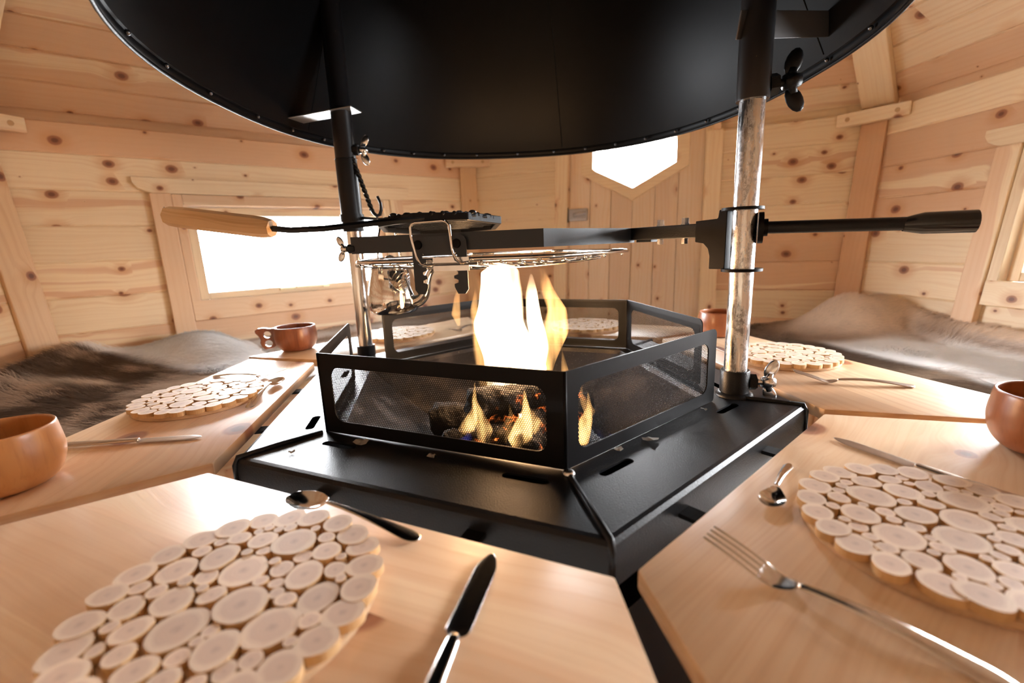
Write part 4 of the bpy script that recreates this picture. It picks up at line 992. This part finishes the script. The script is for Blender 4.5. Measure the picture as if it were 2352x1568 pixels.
def hide(name, label, poly, zf, cf, flow, n, seed, ln=.035, lift=.32):
    P = np.array(poly); x0, y0 = P.min(0); x1, y1 = P.max(0); st = .014
    gx, gy = np.meshgrid(np.arange(x0, x1, st), np.arange(y0, y1, st), indexing='ij'); ok = inside(gx, gy, poly)
    gz = zf(gx, gy); gc = cf(gx, gy, np.zeros(gx.shape))
    root = thing(name, label, 'animal hide', (float(P[:,0].mean()), float(P[:,1].mean()), H-.38), group='reindeer hides on the benches')
    off = np.array(root.location)
    idx = -np.ones(gx.shape, int); idx[ok] = np.arange(ok.sum()); V_ = np.stack([gx[ok], gy[ok], gz[ok]+H], 1)-off
    C_ = gc[ok]*.95; q = ok[:-1,:-1] & ok[1:,:-1] & ok[1:,1:] & ok[:-1,1:]
    F = np.stack([idx[:-1,:-1][q], idx[1:,:-1][q], idx[1:,1:][q], idx[:-1,1:][q]], 1)
    def build(nm, V_, F, C_, smooth=True, NV=None):
        me = bpy.data.meshes.new(nm); k = F.shape[1]
        me.vertices.add(len(V_)); me.vertices.foreach_set('co', V_.astype(np.float32).ravel())
        me.loops.add(F.size); me.loops.foreach_set('vertex_index', F.astype(np.int32).ravel())
        me.polygons.add(len(F)); me.polygons.foreach_set('loop_start', (np.arange(len(F))*k).astype(np.int32))
        me.update(calc_edges=True); ca = me.color_attributes.new('Col', 'FLOAT_COLOR', 'POINT')
        ca.data.foreach_set('color', np.concatenate([C_, np.ones((len(C_), 1))], 1).astype(np.float32).ravel())
        me.materials.append(FUR); me.validate()
        if smooth: me.shade_smooth()
        if NV is not None: me.normals_split_custom_set_from_vertices(NV.astype(np.float32))
        o = bpy.data.objects.new(nm, me); COL.objects.link(o); o.parent = root; return o
    skin = build('skin', V_, F, np.clip(C_*1.05, 0, .97)); sm_ = skin.modifiers.new('thickness', 'SOLIDIFY'); sm_.thickness = .006; sm_.offset = -1
    rg = np.random.RandomState(seed); m_ = int(n*2.2); px = rg.uniform(x0, x1, m_); py = rg.uniform(y0, y1, m_); k_ = inside(px, py, poly); px, py = px[k_][:n], py[k_][:n]
    pz = zf(px, py); e = .004; nx_ = -(zf(px+e, py)-pz)/e; ny_ = -(zf(px, py+e)-pz)/e; N_ = np.stack([nx_, ny_, np.ones(len(px))], 1); N_ /= np.linalg.norm(N_, axis=1)[:,None]
    ang = flow+1.6*(vnoise(px, py, 4.0, seed+1)-.5)*2+rg.normal(0, .25, len(px))+.9*(vnoise(px, py, 16, seed+2)-.5)
    D_ = np.stack([np.cos(ang), np.sin(ang), np.zeros(len(px))], 1); D_ -= N_*(D_*N_).sum(1)[:,None]; D_ /= np.linalg.norm(D_, axis=1)[:,None]
    lf = (lift+.4*(vnoise(px, py, 11, seed+5)-.5)+rg.normal(0, .08, len(px)))[:,None]
    L = ln*rg.uniform(.6, 1.15, len(px))[:,None]; W = np.cross(N_, D_)*.0007
    B0 = np.stack([px, py, pz+H], 1)-off; p1 = B0+L*(.45*D_*(1-lf*.2)+N_*lf*.42); p2 = B0+L*(D_*(1.0-lf*.25)+N_*lf*.55)
    VV = np.concatenate([B0-W, B0+W, p1-W*.9, p1+W*.9, p2], 0); nn = len(px); a = np.arange(nn)
    T3 = np.concatenate([np.stack([a, a+nn, a+3*nn], 1), np.stack([a, a+3*nn, a+2*nn], 1), np.stack([a+2*nn, a+3*nn, a+4*nn], 1)], 0)
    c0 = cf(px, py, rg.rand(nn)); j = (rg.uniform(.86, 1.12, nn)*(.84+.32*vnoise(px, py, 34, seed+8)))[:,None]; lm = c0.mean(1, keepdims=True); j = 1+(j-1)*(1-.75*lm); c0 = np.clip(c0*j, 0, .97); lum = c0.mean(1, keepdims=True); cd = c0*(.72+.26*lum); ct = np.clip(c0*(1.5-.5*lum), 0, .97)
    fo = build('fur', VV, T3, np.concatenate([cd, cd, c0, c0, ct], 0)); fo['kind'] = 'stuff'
    return root
def lerpc(a, b, t): return np.array(a)*(1-t[..., None])+np.array(b)*t[..., None]
def sst(x, a, b): t = np.clip((x-a)/(b-a), 0, 1); return t*t*(3-2*t)
DARK, MID, TAN, WHT = (.115,.078,.055), (.42,.30,.215), (.86,.70,.55), (.97,.965,.955)
# dark hide, left
def z_l(x, y):
    z = -.372+.045*sst(-x, 1.0, 1.6)+.018*(vnoise(x, y, 5, 3)-.5)+.030*np.exp(-((x+y*.25+1.12)/.05)**2)
    z = z+.085*np.exp(-(((x+1.19)/.17)**2+((y-1.73)/.12)**2))+.02*np.exp(-(((x+1.45)/.15)**2+((y-1.5)/.12)**2))
    return z
def c_l(x, y, r):
    t = vnoise(x, y, 6, 4)*.6+vnoise(x, y, 17, 5)*.4; c_ = lerpc(DARK, MID, sst(t+(r-.5)*.25+.35*(vnoise(x, y, 38, 6)-.5), .40, .66))
    c_ = lerpc(c_, c_, t) if False else c_
    st = np.maximum(np.exp(-((x+y*.35+1.62)/.05)**2), np.exp(-((y-1.30-.3*(x+1.3))/.035)**2)*sst(-x, 1.05, 1.2))*sst(vnoise(x, y, 11, 9), .25, .6)
    c_ = c_*(1-st[...,None]*.75)+np.array(TAN)*st[...,None]*.75
    u = sst(y+.10*(vnoise(x, y, 9, 19)-.5)+.12*(x+1.2), 1.48, 1.57)     # white far border
    u = np.clip(u+(r-.5)*.25*(u > .02), 0, 1)
    return c_*(1-u[...,None])+np.array(WHT)*u[...,None]
hide('reindeer_hide', 'dark brown hide with pale tufts, piled on the left bench', [(-.70,.36),(-.735,1.30),(-.74,1.42),(-.86,1.62),(-1.14,1.94),(-1.30,1.80),(-1.60,1.57),(-1.52,.95),(-1.40,.36)], z_l, c_l, math.radians(250), 46000, 11, ln=.042)
# white hide under the window
def z_w(x, y):
    dw = (x+.967)*.607+(y-2.195)*-.784       # distance from the window wall
    return -.405+.055*sst(-dw, -.20, -.02)+.02*(vnoise(x, y, 5, 13)-.5)
def c_w(x, y, r):
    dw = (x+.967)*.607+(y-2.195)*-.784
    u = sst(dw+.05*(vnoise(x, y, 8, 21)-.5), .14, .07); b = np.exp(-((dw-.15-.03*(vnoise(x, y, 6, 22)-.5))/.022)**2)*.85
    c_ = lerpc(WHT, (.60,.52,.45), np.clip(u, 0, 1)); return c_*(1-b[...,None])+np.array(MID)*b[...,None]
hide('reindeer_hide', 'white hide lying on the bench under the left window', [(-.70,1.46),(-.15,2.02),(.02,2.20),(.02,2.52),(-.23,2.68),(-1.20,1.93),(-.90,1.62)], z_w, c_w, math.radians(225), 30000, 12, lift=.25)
# right hide
def z_r(x, y):
    dw = -((x-1.677)*.991+(y-1.112)*.134)     # distance from the right wall
    z = -.390+.075*sst(-dw, -.17, -.05)+.016*(vnoise(x, y, 5, 33)-.5)
    return z+.140*np.exp(-(((x-1.36)/.17)**2+((y-1.82)/.13)**2))
def c_r(x, y, r):
    dw = -((x-1.677)*.991+(y-1.112)*.134)+.03*(vnoise(x, y, 5, 41)-.5)
    edge = sst(dw, .46, .53)                  # dark border at the table side
    c_ = lerpc(WHT, DARK, edge)
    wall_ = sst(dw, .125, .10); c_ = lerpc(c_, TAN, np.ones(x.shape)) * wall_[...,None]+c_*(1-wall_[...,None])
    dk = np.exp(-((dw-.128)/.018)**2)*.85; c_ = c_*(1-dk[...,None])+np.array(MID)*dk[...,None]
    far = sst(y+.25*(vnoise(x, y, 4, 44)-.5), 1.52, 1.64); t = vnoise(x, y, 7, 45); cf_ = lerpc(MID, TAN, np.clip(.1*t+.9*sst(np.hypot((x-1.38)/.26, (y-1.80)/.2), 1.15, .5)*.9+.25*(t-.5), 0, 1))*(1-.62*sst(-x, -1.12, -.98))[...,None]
    c_ = c_*(1-far[...,None])+cf_*far[...,None]
    p = sst(vnoise(x, y, 6, 47)+(r-.5)*.2, .62, .72)*sst(dw, .30, .45)*.5; return c_*(1-p[...,None])+np.array(MID)*p[...,None]
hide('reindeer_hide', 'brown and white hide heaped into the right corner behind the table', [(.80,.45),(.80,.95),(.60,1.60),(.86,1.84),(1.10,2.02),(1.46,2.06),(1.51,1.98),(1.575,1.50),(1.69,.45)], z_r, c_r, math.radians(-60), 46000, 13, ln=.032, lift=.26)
